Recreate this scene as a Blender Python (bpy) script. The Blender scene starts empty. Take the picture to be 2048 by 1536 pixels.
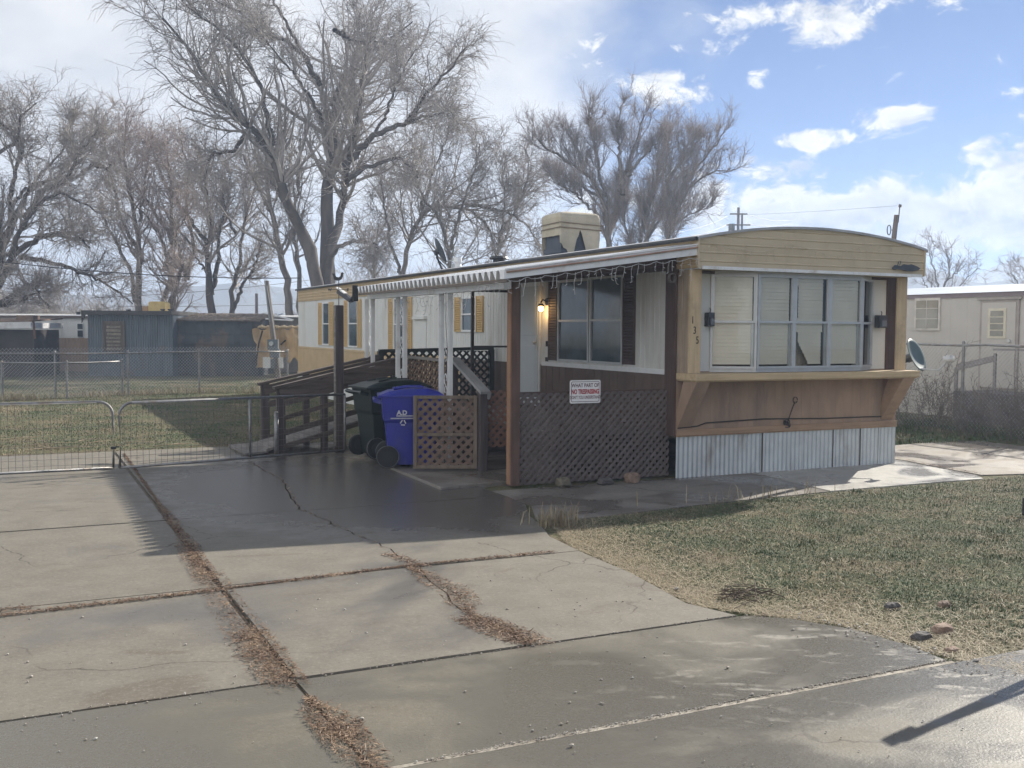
import bpy, math, random
import numpy as np
from mathutils import Vector, Matrix
random.seed(7); rng = np.random.default_rng(11)
S = bpy.context.scene
COL = S.collection
# ------------------------------------------------------------------ camera
YAW, PITCH, ROLL, FPX = 0.4509, 0.0531, 0.0066, 2050.35
CAM = Vector((-7.0662, -10.1093, 1.7465))
FW = Vector((math.sin(YAW), math.cos(YAW), 0)); RT = Vector((math.cos(YAW), -math.sin(YAW), 0)); UP = Vector((0, 0, 1))
view = FW*math.cos(PITCH) - UP*math.sin(PITCH); cup = UP*math.cos(PITCH) + FW*math.sin(PITCH)
cr = RT*math.cos(ROLL) + cup*math.sin(ROLL); cu = cup*math.cos(ROLL) - RT*math.sin(ROLL)
cam = bpy.data.objects.new('camera', bpy.data.cameras.new('camera')); COL.objects.link(cam)
m = Matrix.Identity(4)
for i in range(3): m[i][0], m[i][1], m[i][2], m[i][3] = cr[i], cu[i], -view[i], CAM[i]
cam.matrix_world = m
cam.data.sensor_width = 36; cam.data.lens = 36*FPX/2048; cam.data.clip_start = .05; cam.data.clip_end = 12000
S.camera = cam
# ------------------------------------------------------------------ light
SUNV = Vector((1.58, .63, 1.0)).normalized()
SUN_EL = math.asin(SUNV.z); SUN_AZ = math.atan2(SUNV.x, SUNV.y)
sun = bpy.data.lights.new('sun', 'SUN'); sun.energy = 4.4; sun.angle = math.radians(.55); sun.color = (1, .94, .84)
so = bpy.data.objects.new('sun', sun); COL.objects.link(so); so.rotation_euler = SUNV.to_track_quat('Z', 'Y').to_euler()
S.view_settings.view_transform = 'Standard'; S.view_settings.look = 'None'; S.view_settings.gamma = 1
S.view_settings.exposure = 1.2
S.cycles.use_denoising = True; S.cycles.denoising_prefilter = 'ACCURATE'; S.cycles.denoising_input_passes = 'RGB_ALBEDO_NORMAL'
S.cycles.max_bounces = 6; S.cycles.transparent_max_bounces = 12; S.cycles.sample_clamp_indirect = 6

class NT:
    """small node-tree helper"""
    def __init__(s, tree): s.t = tree; s.n = tree.nodes; s.l = tree.links
    def new(s, typ, **kw):
        n = s.n.new(typ)
        for k, v in kw.items(): setattr(n, k, v)
        return n
    def put(s, sock, v):
        if v is None: return
        if isinstance(v, bpy.types.NodeSocket): s.l.new(v, sock)
        else: sock.default_value = v
    def math(s, op, a, b=None, c=None, clamp=False):
        n = s.new('ShaderNodeMath', operation=op, use_clamp=clamp)
        for i, v in enumerate((a, b, c)): s.put(n.inputs[i], v)
        return n.outputs[0]
    def noise(s, vec, scale, detail=4, rough=.55, dist=0):
        n = s.new('ShaderNodeTexNoise'); s.put(n.inputs['Vector'], vec)
        n.inputs['Scale'].default_value = scale; n.inputs['Detail'].default_value = detail
        n.inputs['Roughness'].default_value = rough; n.inputs['Distortion'].default_value = dist
        return n.outputs['Fac']
    def mixc(s, f, a, b, blend='MIX'):
        n = s.new('ShaderNodeMix', data_type='RGBA', blend_type=blend)
        s.put(n.inputs[0], f)
        for i, v in ((6, a), (7, b)):
            if isinstance(v, (tuple, list)): v = (*v[:3], 1)
            s.put(n.inputs[i], v)
        return n.outputs[2]
    def ramp(s, f, lo, hi):
        n = s.new('ShaderNodeMapRange', interpolation_type='SMOOTHSTEP'); s.put(n.inputs[0], f)
        n.inputs[1].default_value = lo; n.inputs[2].default_value = hi
        return n.outputs[0]
    def scalev(s, vec, v):
        n = s.new('ShaderNodeVectorMath', operation='MULTIPLY'); s.put(n.inputs[0], vec); n.inputs[1].default_value = v
        return n.outputs[0]
# ------------------------------------------------------------------ sky
W = bpy.data.worlds.new('World'); S.world = W; W.use_nodes = True
w = NT(W.node_tree); w.n.clear()
sky = w.new('ShaderNodeTexSky', sky_type='NISHITA', sun_disc=False)
sky.sun_elevation = SUN_EL; sky.sun_rotation = SUN_AZ; sky.altitude = 2500; sky.air_density = .8; sky.dust_density = 0
sky.ozone_density = 1.6
geo = w.new('ShaderNodeTexCoord').outputs['Generated']
sep = w.new('ShaderNodeSeparateXYZ'); w.l.new(geo, sep.inputs[0])
az = w.math('ARCTAN2', sep.outputs[0], sep.outputs[1]); el = w.math('ARCSINE', sep.outputs[2])
def sky_pos(px, py):
    return YAW + math.atan((px-1024)/FPX), math.atan((660+(px-1024)*.0066-py)/FPX)
comb = w.new('ShaderNodeCombineXYZ'); w.put(comb.inputs[0], az); w.put(comb.inputs[1], w.math('MULTIPLY', el, 1.5))
wisp = w.new('ShaderNodeTexNoise'); w.put(wisp.inputs['Vector'], comb.outputs[0]); wisp.inputs['Scale'].default_value = 9; wisp.inputs['Detail'].default_value = 3
warp = w.new('ShaderNodeVectorMath', operation='MULTIPLY_ADD'); w.put(warp.inputs[0], wisp.outputs['Color']); warp.inputs[1].default_value = (.09, .07, 0); w.put(warp.inputs[2], comb.outputs[0])
n1 = w.noise(warp.outputs[0], 21, 11, .66)
shift = w.new('ShaderNodeVectorMath', operation='ADD'); w.put(shift.inputs[0], warp.outputs[0]); shift.inputs[1].default_value = (.016, .028, 0)
n2 = w.noise(shift.outputs[0], 21, 11, .66)
# cloud banks: centre and half-size as directions round the viewer, strength
blobs = [(1560, 455, 90, 45, 1.05), (1760, 420, 110, 40, 1.1), (1900, 470, 130, 50, 1.1), (2030, 420, 110, 40, 1.0), (1640, 500, 140, 40, 1.1), (1500, 330, 40, 25, .7),
         (1640, 75, 105, 60, .95), (1900, 25, 120, 45, .9), (1790, 268, 75, 36, .85), (1300, 175, 110, 55, .8), (1600, 300, 95, 22, .65),
         (1560, 360, 120, 30, .85), (1900, 395, 260, 30, .55), (2010, 370, 90, 55, 1.0), (1700, 470, 420, 70, 1.1), (2100, 480, 300, 60, 1.0), (1505, 170, 30, 32, .6),
         (1450, 60, 110, 30, .7), (1380, 110, 60, 20, .6), (1180, 110, 90, 60, .6), (1330, 190, 70, 30, .7), (1750, 440, 330, 45, 1.25), (1560, 400, 130, 30, .9), (1980, 345, 80, 35, .8), (1690, 160, 20, 12, .45), (1890, 290, 35, 18, .5), (2030, 240, 35, 16, .6), (1730, 330, 20, 14, .45), (1300, 400, 250, 60, .75), (2500, 300, 250, 120, .9), (2900, 100, 300, 150, .8)]
M = None
for px, py, sx, sy, amp in blobs:
    a, e = sky_pos(px, py)
    dx = w.math('MULTIPLY', w.math('SUBTRACT', az, a), FPX/sx); dy = w.math('MULTIPLY', w.math('SUBTRACT', el, e), FPX/sy)
    r2 = w.math('MULTIPLY_ADD', dx, dx, w.math('MULTIPLY', dy, dy))
    g = w.math('MULTIPLY', w.math('EXPONENT', w.math('MULTIPLY', r2, -.8)), amp)
    M = g if M is None else w.math('MAXIMUM', M, g)
a0, _ = sky_pos(1400, 100); a1, _ = sky_pos(960, 100)
az_w = w.math('MULTIPLY_ADD', w.math('SUBTRACT', w.noise(comb.outputs[0], 6, 5), .5), .35, az)
over = w.ramp(az_w, a0, a1)
over = w.math('MULTIPLY', over, w.ramp(el, 1.25, .7))
dens = w.math('ADD', M, w.math('MULTIPLY', w.math('SUBTRACT', n1, .5), 2.9))
cum = w.ramp(dens, .40, .86)
lit = w.math('MULTIPLY_ADD', w.math('SUBTRACT', n1, n2), 3.6, .56, clamp=True)
core = w.ramp(dens, .7, 1.35)
cumcol = w.mixc(lit, (.36, .40, .50), (1.12, 1.10, 1.05))
cumcol = w.mixc(w.math('MULTIPLY', core, .6), cumcol, (.56, .57, .63))
gn = w.noise(comb.outputs[0], 7, 6, .55)
greycol = w.mixc(w.ramp(gn, .34, .64), (.70, .715, .74), (.93, .92, .90))
ccol = w.mixc(cum, greycol, cumcol)
cover = w.math('MAXIMUM', w.math('MULTIPLY', over, .93), cum)
bgs = w.new('ShaderNodeBackground'); w.l.new(w.mixc(1.0, sky.outputs[0], (.62, .73, .90), 'MULTIPLY'), bgs.inputs[0]); bgs.inputs[1].default_value = .05
bgc = w.new('ShaderNodeBackground'); w.l.new(ccol, bgc.inputs[0])
away = w.math('COSINE', w.math('SUBTRACT', az, SUN_AZ+math.pi))   # sunlit clouds opposite the sun, out of view, brightened to fill the shaded front
w.put(bgc.inputs[1], w.math('MULTIPLY_ADD', w.ramp(away, -.1, .7), .38, .46))
mx = w.new('ShaderNodeMixShader'); w.l.new(cover, mx.inputs[0]); w.l.new(bgs.outputs[0], mx.inputs[1]); w.l.new(bgc.outputs[0], mx.inputs[2])
wo = w.new('ShaderNodeOutputWorld'); w.l.new(mx.outputs[0], wo.inputs[0])

# ------------------------------------------------------------------ materials
MATS = {}
def mat(name, col, rough=.7, var=.25, scale=6, col2=None, metal=0, bump=0, bscale=60, stretch=None, spec=.5, dirt=None, dscale=1.5, dlo=.5, dhi=.7, rvar=0, dst=None):
    """noise-varied surface: col/col2 mixed by noise, optional dirt patches of another colour, optional bump"""
    if name in MATS: return MATS[name]
    M = bpy.data.materials.new(name); M.use_nodes = True; t = NT(M.node_tree)
    b = t.n['Principled BSDF']; co = t.new('ShaderNodeTexCoord').outputs['Object']
    v = t.scalev(co, stretch) if stretch else co
    c2 = col2 or tuple(c*(1-var) for c in col)
    f = t.ramp(t.noise(v, scale, 6, .6), .3, .7)
    c = t.mixc(f, col, c2)
    if dirt: c = t.mixc(t.math('MULTIPLY', t.ramp(t.noise(t.scalev(co, dst) if dst else co, dscale, 7, .65), dlo, dhi), .8), c, dirt)
    t.put(b.inputs['Base Color'], c)
    b.inputs['Metallic'].default_value = metal; b.inputs['Specular IOR Level'].default_value = spec
    t.put(b.inputs['Roughness'], t.math('MULTIPLY_ADD', f, rvar, rough) if rvar else rough)
    if bump:
        bn = t.new('ShaderNodeBump'); bn.inputs['Strength'].default_value = bump; bn.inputs['Distance'].default_value = .01
        t.put(bn.inputs['Height'], t.noise(v, bscale, 5, .6)); t.l.new(bn.outputs[0], b.inputs['Normal'])
    MATS[name] = M; return M
def wood(name, col, var=.45, axis='Z', rough=.8):
    st = {'X': (.08, 1, 1), 'Y': (1, .08, 1), 'Z': (1, 1, .08)}[axis]
    return mat(name, col, rough, var, 22, bump=.35, bscale=40, stretch=st, spec=.3, dirt=tuple(c*.6 for c in col), dscale=2.5, dlo=.5, dhi=.75)
def glass(name):
    if name in MATS: return MATS[name]
    M = bpy.data.materials.new(name); M.use_nodes = True; t = NT(M.node_tree); t.n.remove(t.n['Principled BSDF'])
    g = t.new('ShaderNodeBsdfGlossy'); g.inputs['Roughness'].default_value = .03; g.inputs['Color'].default_value = (.9, .95, 1, 1)
    tr = t.new('ShaderNodeBsdfTransparent'); tr.inputs['Color'].default_value = (.92, .94, .94, 1)
    fr = t.new('ShaderNodeFresnel'); fr.inputs[0].default_value = 1.5
    mx = t.new('ShaderNodeMixShader'); t.put(mx.inputs[0], t.math('MULTIPLY_ADD', fr.outputs[0], .75, .01, clamp=True))
    t.l.new(tr.outputs[0], mx.inputs[1]); t.l.new(g.outputs[0], mx.inputs[2])
    t.l.new(mx.outputs[0], t.n['Material Output'].inputs[0]); MATS[name] = M; return M
# ------------------------------------------------------------------ mesh builder
class MB:
    def __init__(s, xf=None): s.v = []; s.f = []; s.xf = xf
    def add(s, vs, fs):
        o = len(s.v)
        s.v += [tuple(s.xf(Vector(p))) if s.xf else tuple(p) for p in vs]
        s.f += [tuple(i+o for i in f) for f in fs]
        return s
    def box(s, x0, x1, y0, y1, z0, z1):
        vs = [(x, y, z) for z in (z0, z1) for y in (y0, y1) for x in (x0, x1)]
        return s.add(vs, [(0, 2, 3, 1), (4, 5, 7, 6), (0, 1, 5, 4), (2, 6, 7, 3), (0, 4, 6, 2), (1, 3, 7, 5)])
    def beam(s, a, b, w, h, up=(0, 0, 1)):
        a, b = Vector(a), Vector(b); d = (b-a).normalized(); u = Vector(up)
        sd = d.cross(u).normalized(); u = sd.cross(d).normalized()
        vs = [p+sd*(w/2*i)+u*(h/2*j) for p in (a, b) for i, j in ((-1, -1), (1, -1), (1, 1), (-1, 1))]
        return s.add(vs, [(3, 2, 1, 0), (4, 5, 6, 7), (0, 1, 5, 4), (1, 2, 6, 5), (2, 3, 7, 6), (3, 0, 4, 7)])
    def tube(s, pts, r, n=6, cap=True):
        pts = [Vector(p) for p in pts]; k = len(pts); rs = r if isinstance(r, (list, tuple)) else [r]*k
        vs = []; ref = None
        for i, p in enumerate(pts):
            d = (pts[min(i+1, k-1)]-pts[max(i-1, 0)]).normalized()
            if ref is None: ref = Vector((0, 0, 1)) if abs(d.z) < .9 else Vector((1, 0, 0))
            a = d.cross(ref).normalized(); b = d.cross(a)
            ref = -b if False else ref
            vs += [p+(a*math.cos(t)+b*math.sin(t))*rs[i] for t in (2*math.pi*j/n for j in range(n))]
        fs = [(i*n+j, i*n+(j+1) % n, (i+1)*n+(j+1) % n, (i+1)*n+j) for i in range(k-1) for j in range(n)]
        if cap: fs += [tuple(range(n))[::-1], tuple(range((k-1)*n, k*n))]
        return s.add(vs, fs)
    def prism(s, poly, vec):
        n = len(poly); vec = Vector(vec); a = [Vector(p) for p in poly]
        return s.add(a+[p+vec for p in a], [tuple(range(n))[::-1], tuple(range(n, 2*n))]+[(i, (i+1) % n, n+(i+1) % n, n+i) for i in range(n)])
    def sheet(s, o, along, across, normal, prof):
        """extrude profile [(s,d)] (distance along, offset on normal) across"""
        o, al, ac, nr = Vector(o), Vector(along), Vector(across), Vector(normal)
        vs = []
        for q, d in prof: p = o+al*q+nr*d; vs += [p, p+ac]
        return s.add(vs, [(2*i, 2*i+2, 2*i+3, 2*i+1) for i in range(len(prof)-1)])
    def build(s, name, m, parent=None, smooth=False, bevel=0):
        me = bpy.data.meshes.new(name); me.from_pydata(s.v, [], s.f); me.update()
        me.materials.append(m)
        if smooth:
            for p in me.polygons: p.use_smooth = True
        o = bpy.data.objects.new(name, me); COL.objects.link(o)
        if bevel:
            b = o.modifiers.new('edge', 'BEVEL'); b.width = bevel; b.segments = 1; b.limit_method = 'ANGLE'
        if parent is not None:
            o.parent = parent
            q = parent; off = Vector((0, 0, 0))
            while q is not None: off += q.location; q = q.parent
            o.location = -off
        return o
def npmesh(name, verts, faces, m, parent=None, attr=None, smooth=False):
    """big mesh from numpy arrays; faces (n,k)"""
    me = bpy.data.meshes.new(name); n, k = faces.shape
    me.vertices.add(len(verts)); me.vertices.foreach_set('co', verts.astype(np.float32).ravel())
    me.loops.add(n*k); me.loops.foreach_set('vertex_index', faces.astype(np.int32).ravel())
    me.polygons.add(n); me.polygons.foreach_set('loop_start', np.arange(0, n*k, k, dtype=np.int32))
    if smooth: me.polygons.foreach_set('use_smooth', np.ones(n, bool))
    me.update(calc_edges=True)
    if attr is not None:
        a = me.attributes.new('tone', 'FLOAT', 'POINT'); a.data.foreach_set('value', attr.astype(np.float32))
    me.materials.append(m)
    o = bpy.data.objects.new(name, me); COL.objects.link(o)
    if parent is not None:
        o.parent = parent; o.location = -parent.location
    return o
def tag(o, label=None, cat=None, group=None, kind=None):
    if label: o['label'] = label
    if cat: o['category'] = cat
    if group: o['group'] = group
    if kind: o['kind'] = kind
    return o
def thing(name, label, cat, loc, group=None):
    o = bpy.data.objects.new(name, None); COL.objects.link(o); o.location = loc; o.empty_display_size = .2
    return tag(o, label, cat, group)
def grooves(L, pitch, depth, gw=.02):
    pr = [(0, 0)]; q = pitch/2
    while q < L-gw: pr += [(q-gw/2, 0), (q-gw/4, -depth), (q+gw/4, -depth), (q+gw/2, 0)]; q += pitch
    return pr+[(L, 0)]
def waves(L, pitch, amp, k=6):
    n = max(2, int(L/pitch*k)); return [(L*i/n, amp*math.sin(2*math.pi*L*i/n/pitch)) for i in range(n+1)]
def text(name, s, m, size, o, xdir, zdir, parent, thick=.002, align='CENTER', bold=0, sx=1):
    cu = bpy.data.curves.new(name, 'FONT'); cu.body = s; cu.size = size; cu.extrude = thick; cu.align_x = align; cu.offset = bold
    ob = bpy.data.objects.new(name, cu); COL.objects.link(ob)
    me = bpy.data.meshes.new_from_object(ob.evaluated_get(bpy.context.evaluated_depsgraph_get()))
    bpy.data.objects.remove(ob); bpy.data.curves.remove(cu)
    X = Vector(xdir).normalized(); Z = Vector(zdir).normalized(); Nn = X.cross(Z)
    for v in me.vertices: v.co = Vector(o)+X*(v.co.x*sx)+Z*v.co.y+Nn*v.co.z
    me.name = name; me.materials.clear(); me.materials.append(m)
    r = bpy.data.objects.new(name, me); COL.objects.link(r); r.parent = parent
    q = parent; off = Vector((0, 0, 0))
    while q is not None: off += q.location; q = q.parent
    r.location = -off
    return r
def px2(px, py, D):
    """world point seen at photo pixel (px,py) standing D metres ahead of the viewer"""
    x, y = px-1024, py-768
    xr = (x*math.cos(ROLL)+y*math.sin(ROLL))/FPX; yr = (-x*math.sin(ROLL)+y*math.cos(ROLL))/FPX
    d = view - cup*yr + RT*xr
    return CAM + d*(D/d.dot(FW))
def ground_at(px, D, z=-.02): p = px2(px, 700, D); return Vector((p.x, p.y, z))

# palette
white_siding = mat('white_siding', (.60, .60, .57), .55, .06, 3, dirt=(.36, .33, .28), dscale=2.2, dlo=.5, dhi=.8, dst=(1, 1, .16))
yellow_siding = mat('yellow_siding', (.48, .355, .20), .6, .12, 3, dirt=(.40, .27, .12), dscale=1.1, dlo=.5, dhi=.8)
fascia_yellow = mat('fascia_yellow', (.53, .445, .315), .55, .1, 2.5, dirt=(.36, .29, .20), dscale=2.6, dlo=.5, dhi=.78, dst=(1, 1, .3))
ochre_wood = wood('ochre_wood', (.53, .405, .25), .2, 'X'); ochre_post = wood('ochre_post', (.56, .43, .27), .2)
tan_panel = mat('tan_panel', (.34, .235, .165), .75, .2, 5, dirt=(.20, .15, .115), dscale=2.6, stretch=(1, 1, .4), dst=(1, 1, .25))
brown_trim = wood('brown_trim', (.10, .062, .052), .3); brown_panel = mat('brown_panel', (.125, .082, .062), .7, .3, 4)
rust_post = wood('rust_post', (.135, .082, .062), .35); dark_wood = wood('dark_wood', (.115, .09, .078), .5, 'X'); dark_wood_post = wood('dark_wood_post', (.085, .068, .066), .45)
grey_wood = wood('grey_wood', (.22, .20, .18), .4, 'Y'); lattice_brown = wood('lattice_brown', (.17, .115, .082), .4); lattice_dark = mat('lattice_dark', (.125, .10, .09), .75, .35, 8)
lattice_green = mat('lattice_green', (.022, .034, .034), .6, .3, 6)
galv = mat('galvanized', (.50, .535, .55), .5, .14, 5, metal=.25, dirt=(.24, .22, .20), dscale=3.2, dlo=.5, dhi=.75, dst=(1, 1, .35))
rail_metal = mat('rail_metal', (.27, .27, .27), .5, .3, 12, metal=.5, dirt=(.2, .15, .11), dscale=6)
alu = mat('aluminium', (.52, .53, .53), .45, .12, 8, metal=.45)
white_metal = mat('white_metal', (.70, .71, .71), .45, .1, 6, dirt=(.42, .36, .30), dscale=3, dlo=.55, dhi=.75)
roof_mat = mat('roof_coating', (.40, .41, .43), .6, .35, 3, bump=.3, dirt=(.18, .18, .19), dscale=1.5)
black_metal = mat('black_metal', (.02, .021, .024), .45, .3, 8); dark_glass = mat('dark_glass', (.025, .035, .042), .06, .3, 2, spec=.8)
pane_blue = mat('pane_blue', (.07, .105, .125), .10, .4, 3, spec=.7); blind_mat = mat('blind_slats', (.80, .74, .62), .6, .08, 3)
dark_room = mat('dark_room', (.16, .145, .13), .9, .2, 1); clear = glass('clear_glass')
canvas = mat('canvas', (.47, .42, .32), .85, .18, 4, bump=.8, bscale=14, dirt=(.40, .35, .24), dscale=3)
plastic_black = mat('plastic_black', (.009, .0095, .010), .75, .2, 9); wire_white = mat('wire_white', (.46, .46, .45), .6, .1, 5)
rust = mat('rust', (.17, .085, .05), .8, .4, 9); shutter_yellow = mat('shutter_yellow', (.54, .37, .165), .6, .1, 4)

# ------------------------------------------------------------------ ground and paving
def struct(o, kind='structure'): o['kind'] = kind; return o
def ground_material():
    M = bpy.data.materials.new('ground_soil'); M.use_nodes = True; t = NT(M.node_tree); b = t.n['Principled BSDF']
    co = t.new('ShaderNodeTexCoord').outputs['Object']
    c = t.mixc(t.ramp(t.noise(co, 1.3, 8, .65), .38, .62), (.135, .11, .068), (.065, .082, .038))
    c = t.mixc(t.ramp(t.noise(co, 30, 6, .7), .45, .75), c, (.24, .20, .125))
    c = t.mixc(t.ramp(t.noise(co, 9, 6, .7), .55, .8), c, (.075, .055, .038))
    t.put(b.inputs['Base Color'], c); b.inputs['Roughness'].default_value = .95; b.inputs['Specular IOR Level'].default_value = .15
    bn = t.new('ShaderNodeBump'); bn.inputs['Strength'].default_value = .9; bn.inputs['Distance'].default_value = .03
    t.put(bn.inputs['Height'], t.noise(co, 25, 7, .7)); t.l.new(bn.outputs[0], b.inputs['Normal'])
    return M
soil = ground_material()
g = MB(); g.box(-400, 760, -70, 640, -3, -.025); struct(g.build('ground', soil))
def concrete(name, dry, wet, wet_lo, wet_hi, wscale=.55, seed=0, speck=.5, wrough=.22, wet_shade=None, dried=None):
    M = bpy.data.materials.new(name); M.use_nodes = True; t = NT(M.node_tree); b = t.n['Principled BSDF']
    co0 = t.new('ShaderNodeTexCoord').outputs['Object']
    ad = t.new('ShaderNodeVectorMath', operation='ADD'); t.put(ad.inputs[0], co0); ad.inputs[1].default_value = (seed, seed*.7, 0); co = ad.outputs[0]
    fine = t.noise(co, 45, 8, .7); mid = t.noise(co, 3.2, 7, .6)
    c = t.mixc(t.ramp(mid, .32, .68), dry, tuple(x*.80 for x in dry))
    c = t.mixc(t.math('MULTIPLY', t.ramp(fine, .50, .78), speck), c, tuple(x*.55 for x in dry))
    st = t.ramp(t.noise(t.scalev(co, (1, 1.7, 1)), 1.1, 7, .62, 1.2), .56, .72)
    c = t.mixc(t.math('MULTIPLY', st, .6), c, (.105, .082, .060))
    c = t.mixc(t.math('MULTIPLY', t.ramp(t.noise(co, 34, 6, .8), .50, .66), .5), c, tuple(x*1.45 for x in dry)); c = t.mixc(t.math('MULTIPLY', t.ramp(t.noise(co, 23, 6, .8), .54, .68), .6), c, tuple(x*.52 for x in dry))
    c = t.mixc(t.math('MULTIPLY', t.ramp(t.noise(t.scalev(co, (1, 2.5, 1)), 9, 7, .75), .55, .68), .45), c, tuple(x*.62 for x in dry))
    wv_ = t.new('ShaderNodeTexNoise'); t.put(wv_.inputs['Vector'], co); wv_.inputs['Scale'].default_value = 2.5; wv_.inputs['Detail'].default_value = 8
    wa = t.new('ShaderNodeVectorMath', operation='MULTIPLY_ADD'); t.put(wa.inputs[0], wv_.outputs['Color']); wa.inputs[1].default_value = (.5, .5, 0); t.put(wa.inputs[2], co)
    vo = t.new('ShaderNodeTexVoronoi', feature='DISTANCE_TO_EDGE'); t.put(vo.inputs['Vector'], wa.outputs[0]); vo.inputs['Scale'].default_value = .42
    hair = t.math('MULTIPLY', t.ramp(vo.outputs['Distance'], .0042, .0012), t.ramp(t.noise(co, .8, 3), .42, .58)); c = t.mixc(t.math('MULTIPLY', hair, .75), c, (.05, .042, .034))
    pt = t.ramp(t.noise(t.scalev(co, (1, 2.2, 1)), 5.5, 8, .7, 1.5), .60, .72); c = t.mixc(t.math('MULTIPLY', pt, .55), c, tuple(x*.5 for x in dry))
    pt2 = t.ramp(t.noise(t.scalev(co, (2.2, 1, 1)), 2.7, 8, .7, .8), .60, .74); c = t.mixc(t.math('MULTIPLY', pt2, .3), c, tuple(x*1.35 for x in dry))
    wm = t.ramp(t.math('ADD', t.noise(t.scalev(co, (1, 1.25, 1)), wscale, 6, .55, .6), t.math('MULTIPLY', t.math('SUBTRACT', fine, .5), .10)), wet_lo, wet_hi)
    if wet_shade:
        d2 = t.new('ShaderNodeVectorMath', operation='SUBTRACT'); t.put(d2.inputs[0], co0); d2.inputs[1].default_value = wet_shade[0]
        d3 = t.new('ShaderNodeVectorMath', operation='MULTIPLY'); t.put(d3.inputs[0], d2.outputs[0]); d3.inputs[1].default_value = wet_shade[1]
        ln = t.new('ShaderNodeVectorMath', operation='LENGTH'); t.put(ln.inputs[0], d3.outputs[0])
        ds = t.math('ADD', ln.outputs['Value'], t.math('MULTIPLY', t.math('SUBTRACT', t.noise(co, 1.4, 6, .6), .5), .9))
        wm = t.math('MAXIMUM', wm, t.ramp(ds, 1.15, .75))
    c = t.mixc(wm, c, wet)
    if dried:
        d2 = t.new('ShaderNodeVectorMath', operation='SUBTRACT'); t.put(d2.inputs[0], co0); d2.inputs[1].default_value = dried[0]
        d3 = t.new('ShaderNodeVectorMath', operation='MULTIPLY'); t.put(d3.inputs[0], d2.outputs[0]); d3.inputs[1].default_value = dried[1]
        ln = t.new('ShaderNodeVectorMath', operation='LENGTH'); t.put(ln.inputs[0], d3.outputs[0])
        rt_ = t.new('ShaderNodeVectorRotate', rotation_type='Z_AXIS'); t.put(rt_.inputs['Vector'], co0); rt_.inputs['Angle'].default_value = math.radians(28)
        dn = t.noise(t.scalev(rt_.outputs[0], (.6, 1.7, 1)), 4, 8, .7, .8)
        dm = t.math('MULTIPLY', t.math('MULTIPLY', t.ramp(dn, .54, .66), t.ramp(t.noise(co0, 9, 8, .75), .40, .56)), t.ramp(ln.outputs['Value'], 1.0, .3)); c = t.mixc(t.math('MULTIPLY', dm, .5), c, (.32, .30, .26)); wm = t.math('MULTIPLY', wm, t.math('SUBTRACT', 1, t.math('MULTIPLY', dm, .7)))
    t.put(b.inputs['Base Color'], c)
    t.put(b.inputs['Specular IOR Level'], t.math('MULTIPLY_ADD', wm, .3, .2))
    t.put(b.inputs['Roughness'], t.math('MULTIPLY_ADD', wm, wrough-.72, t.math('MULTIPLY_ADD', fine, .2, .62)))
    bn = t.new('ShaderNodeBump'); bn.inputs['Strength'].default_value = .35; bn.inputs['Distance'].default_value = .006
    t.put(bn.inputs['Height'], t.math('ADD', t.noise(co, 70, 6, .7), t.math('MULTIPLY', mid, 1.5))); t.l.new(bn.outputs[0], b.inputs['Normal'])
    return M
slab_m = concrete('driveway_concrete', (.185, .168, .138), (.098, .090, .079), .54, .74, wet_shade=((-3.6, .9, 0), (.42, .31, 0)))  # damp patch stretched to the house shadow, deepening that shade in the slab colour
apron_m = concrete('street_concrete', (.158, .142, .110), (.104, .094, .072), .30, .52, .7, 5, wrough=.27, dried=((-3.3, -5.95, 0), (.55, .75, 0)))
walk_m = concrete('walkway_concrete', (.22, .20, .175), (.12, .105, .09), .42, .6, .8, 9)
pale_m = concrete('pale_concrete', (.40, .385, .35), (.27, .255, .23), .45, .62, .9, 3, wrough=.2)
tan_m = concrete('brown_concrete', (.22, .192, .155), (.14, .118, .098), .40, .6, .9, 13)
def jag(p, q, n, amp):
    p, q = Vector(p), Vector(q); d = (q-p).normalized(); sd = Vector((-d.y, d.x))
    return [p+(q-p)*(i/n)+sd*(0 if i in (0, n) else random.uniform(-amp, amp)) for i in range(n+1)]
CR = [(-4.30, 5.1), (-4.33, 3.44), (-4.35, 2.7), (-4.32, 1.6), (-4.5, .6), (-4.62, -.37), (-4.55, -1.0), (-4.51, -1.67), (-4.43, -2.3), (-4.43, -3.08), (-4.60, -4.3), (-4.55, -5.12)]
rows = [5.25, 2.72, -.45, -3.10, -5.12]
def slab(poly, m, z1, name):
    b = MB(); b.prism([(p[0], p[1], -.15) for p in poly], (0, 0, .15+z1)); return b
dw = MB(); J = .011
def crack_between(ya, yb, side):
    pts = [p for p in CR if yb+.02 < p[1] < ya-.02]
    def xat(y):
        for (xa, y0), (xb, y1) in zip(CR, CR[1:]):
            if y1 <= y <= y0: return xa+(xb-xa)*(y0-y)/(y0-y1)
        return CR[0][0]
    seq = [(xat(ya), ya)]+pts+[(xat(yb), yb)]
    out = []; rr = random.Random(int(ya*100))
    for (xa, y0), (xb, y1) in zip(seq, seq[1:]):
        for i in range(6): f = i/6; out.append((xa+(xb-xa)*f+rr.uniform(-.02, .02), y0+(y1-y0)*f))
    out.append(seq[-1])
    return [(x+side*.008, y) for x, y in out]
zz = random.Random(3)
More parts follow.
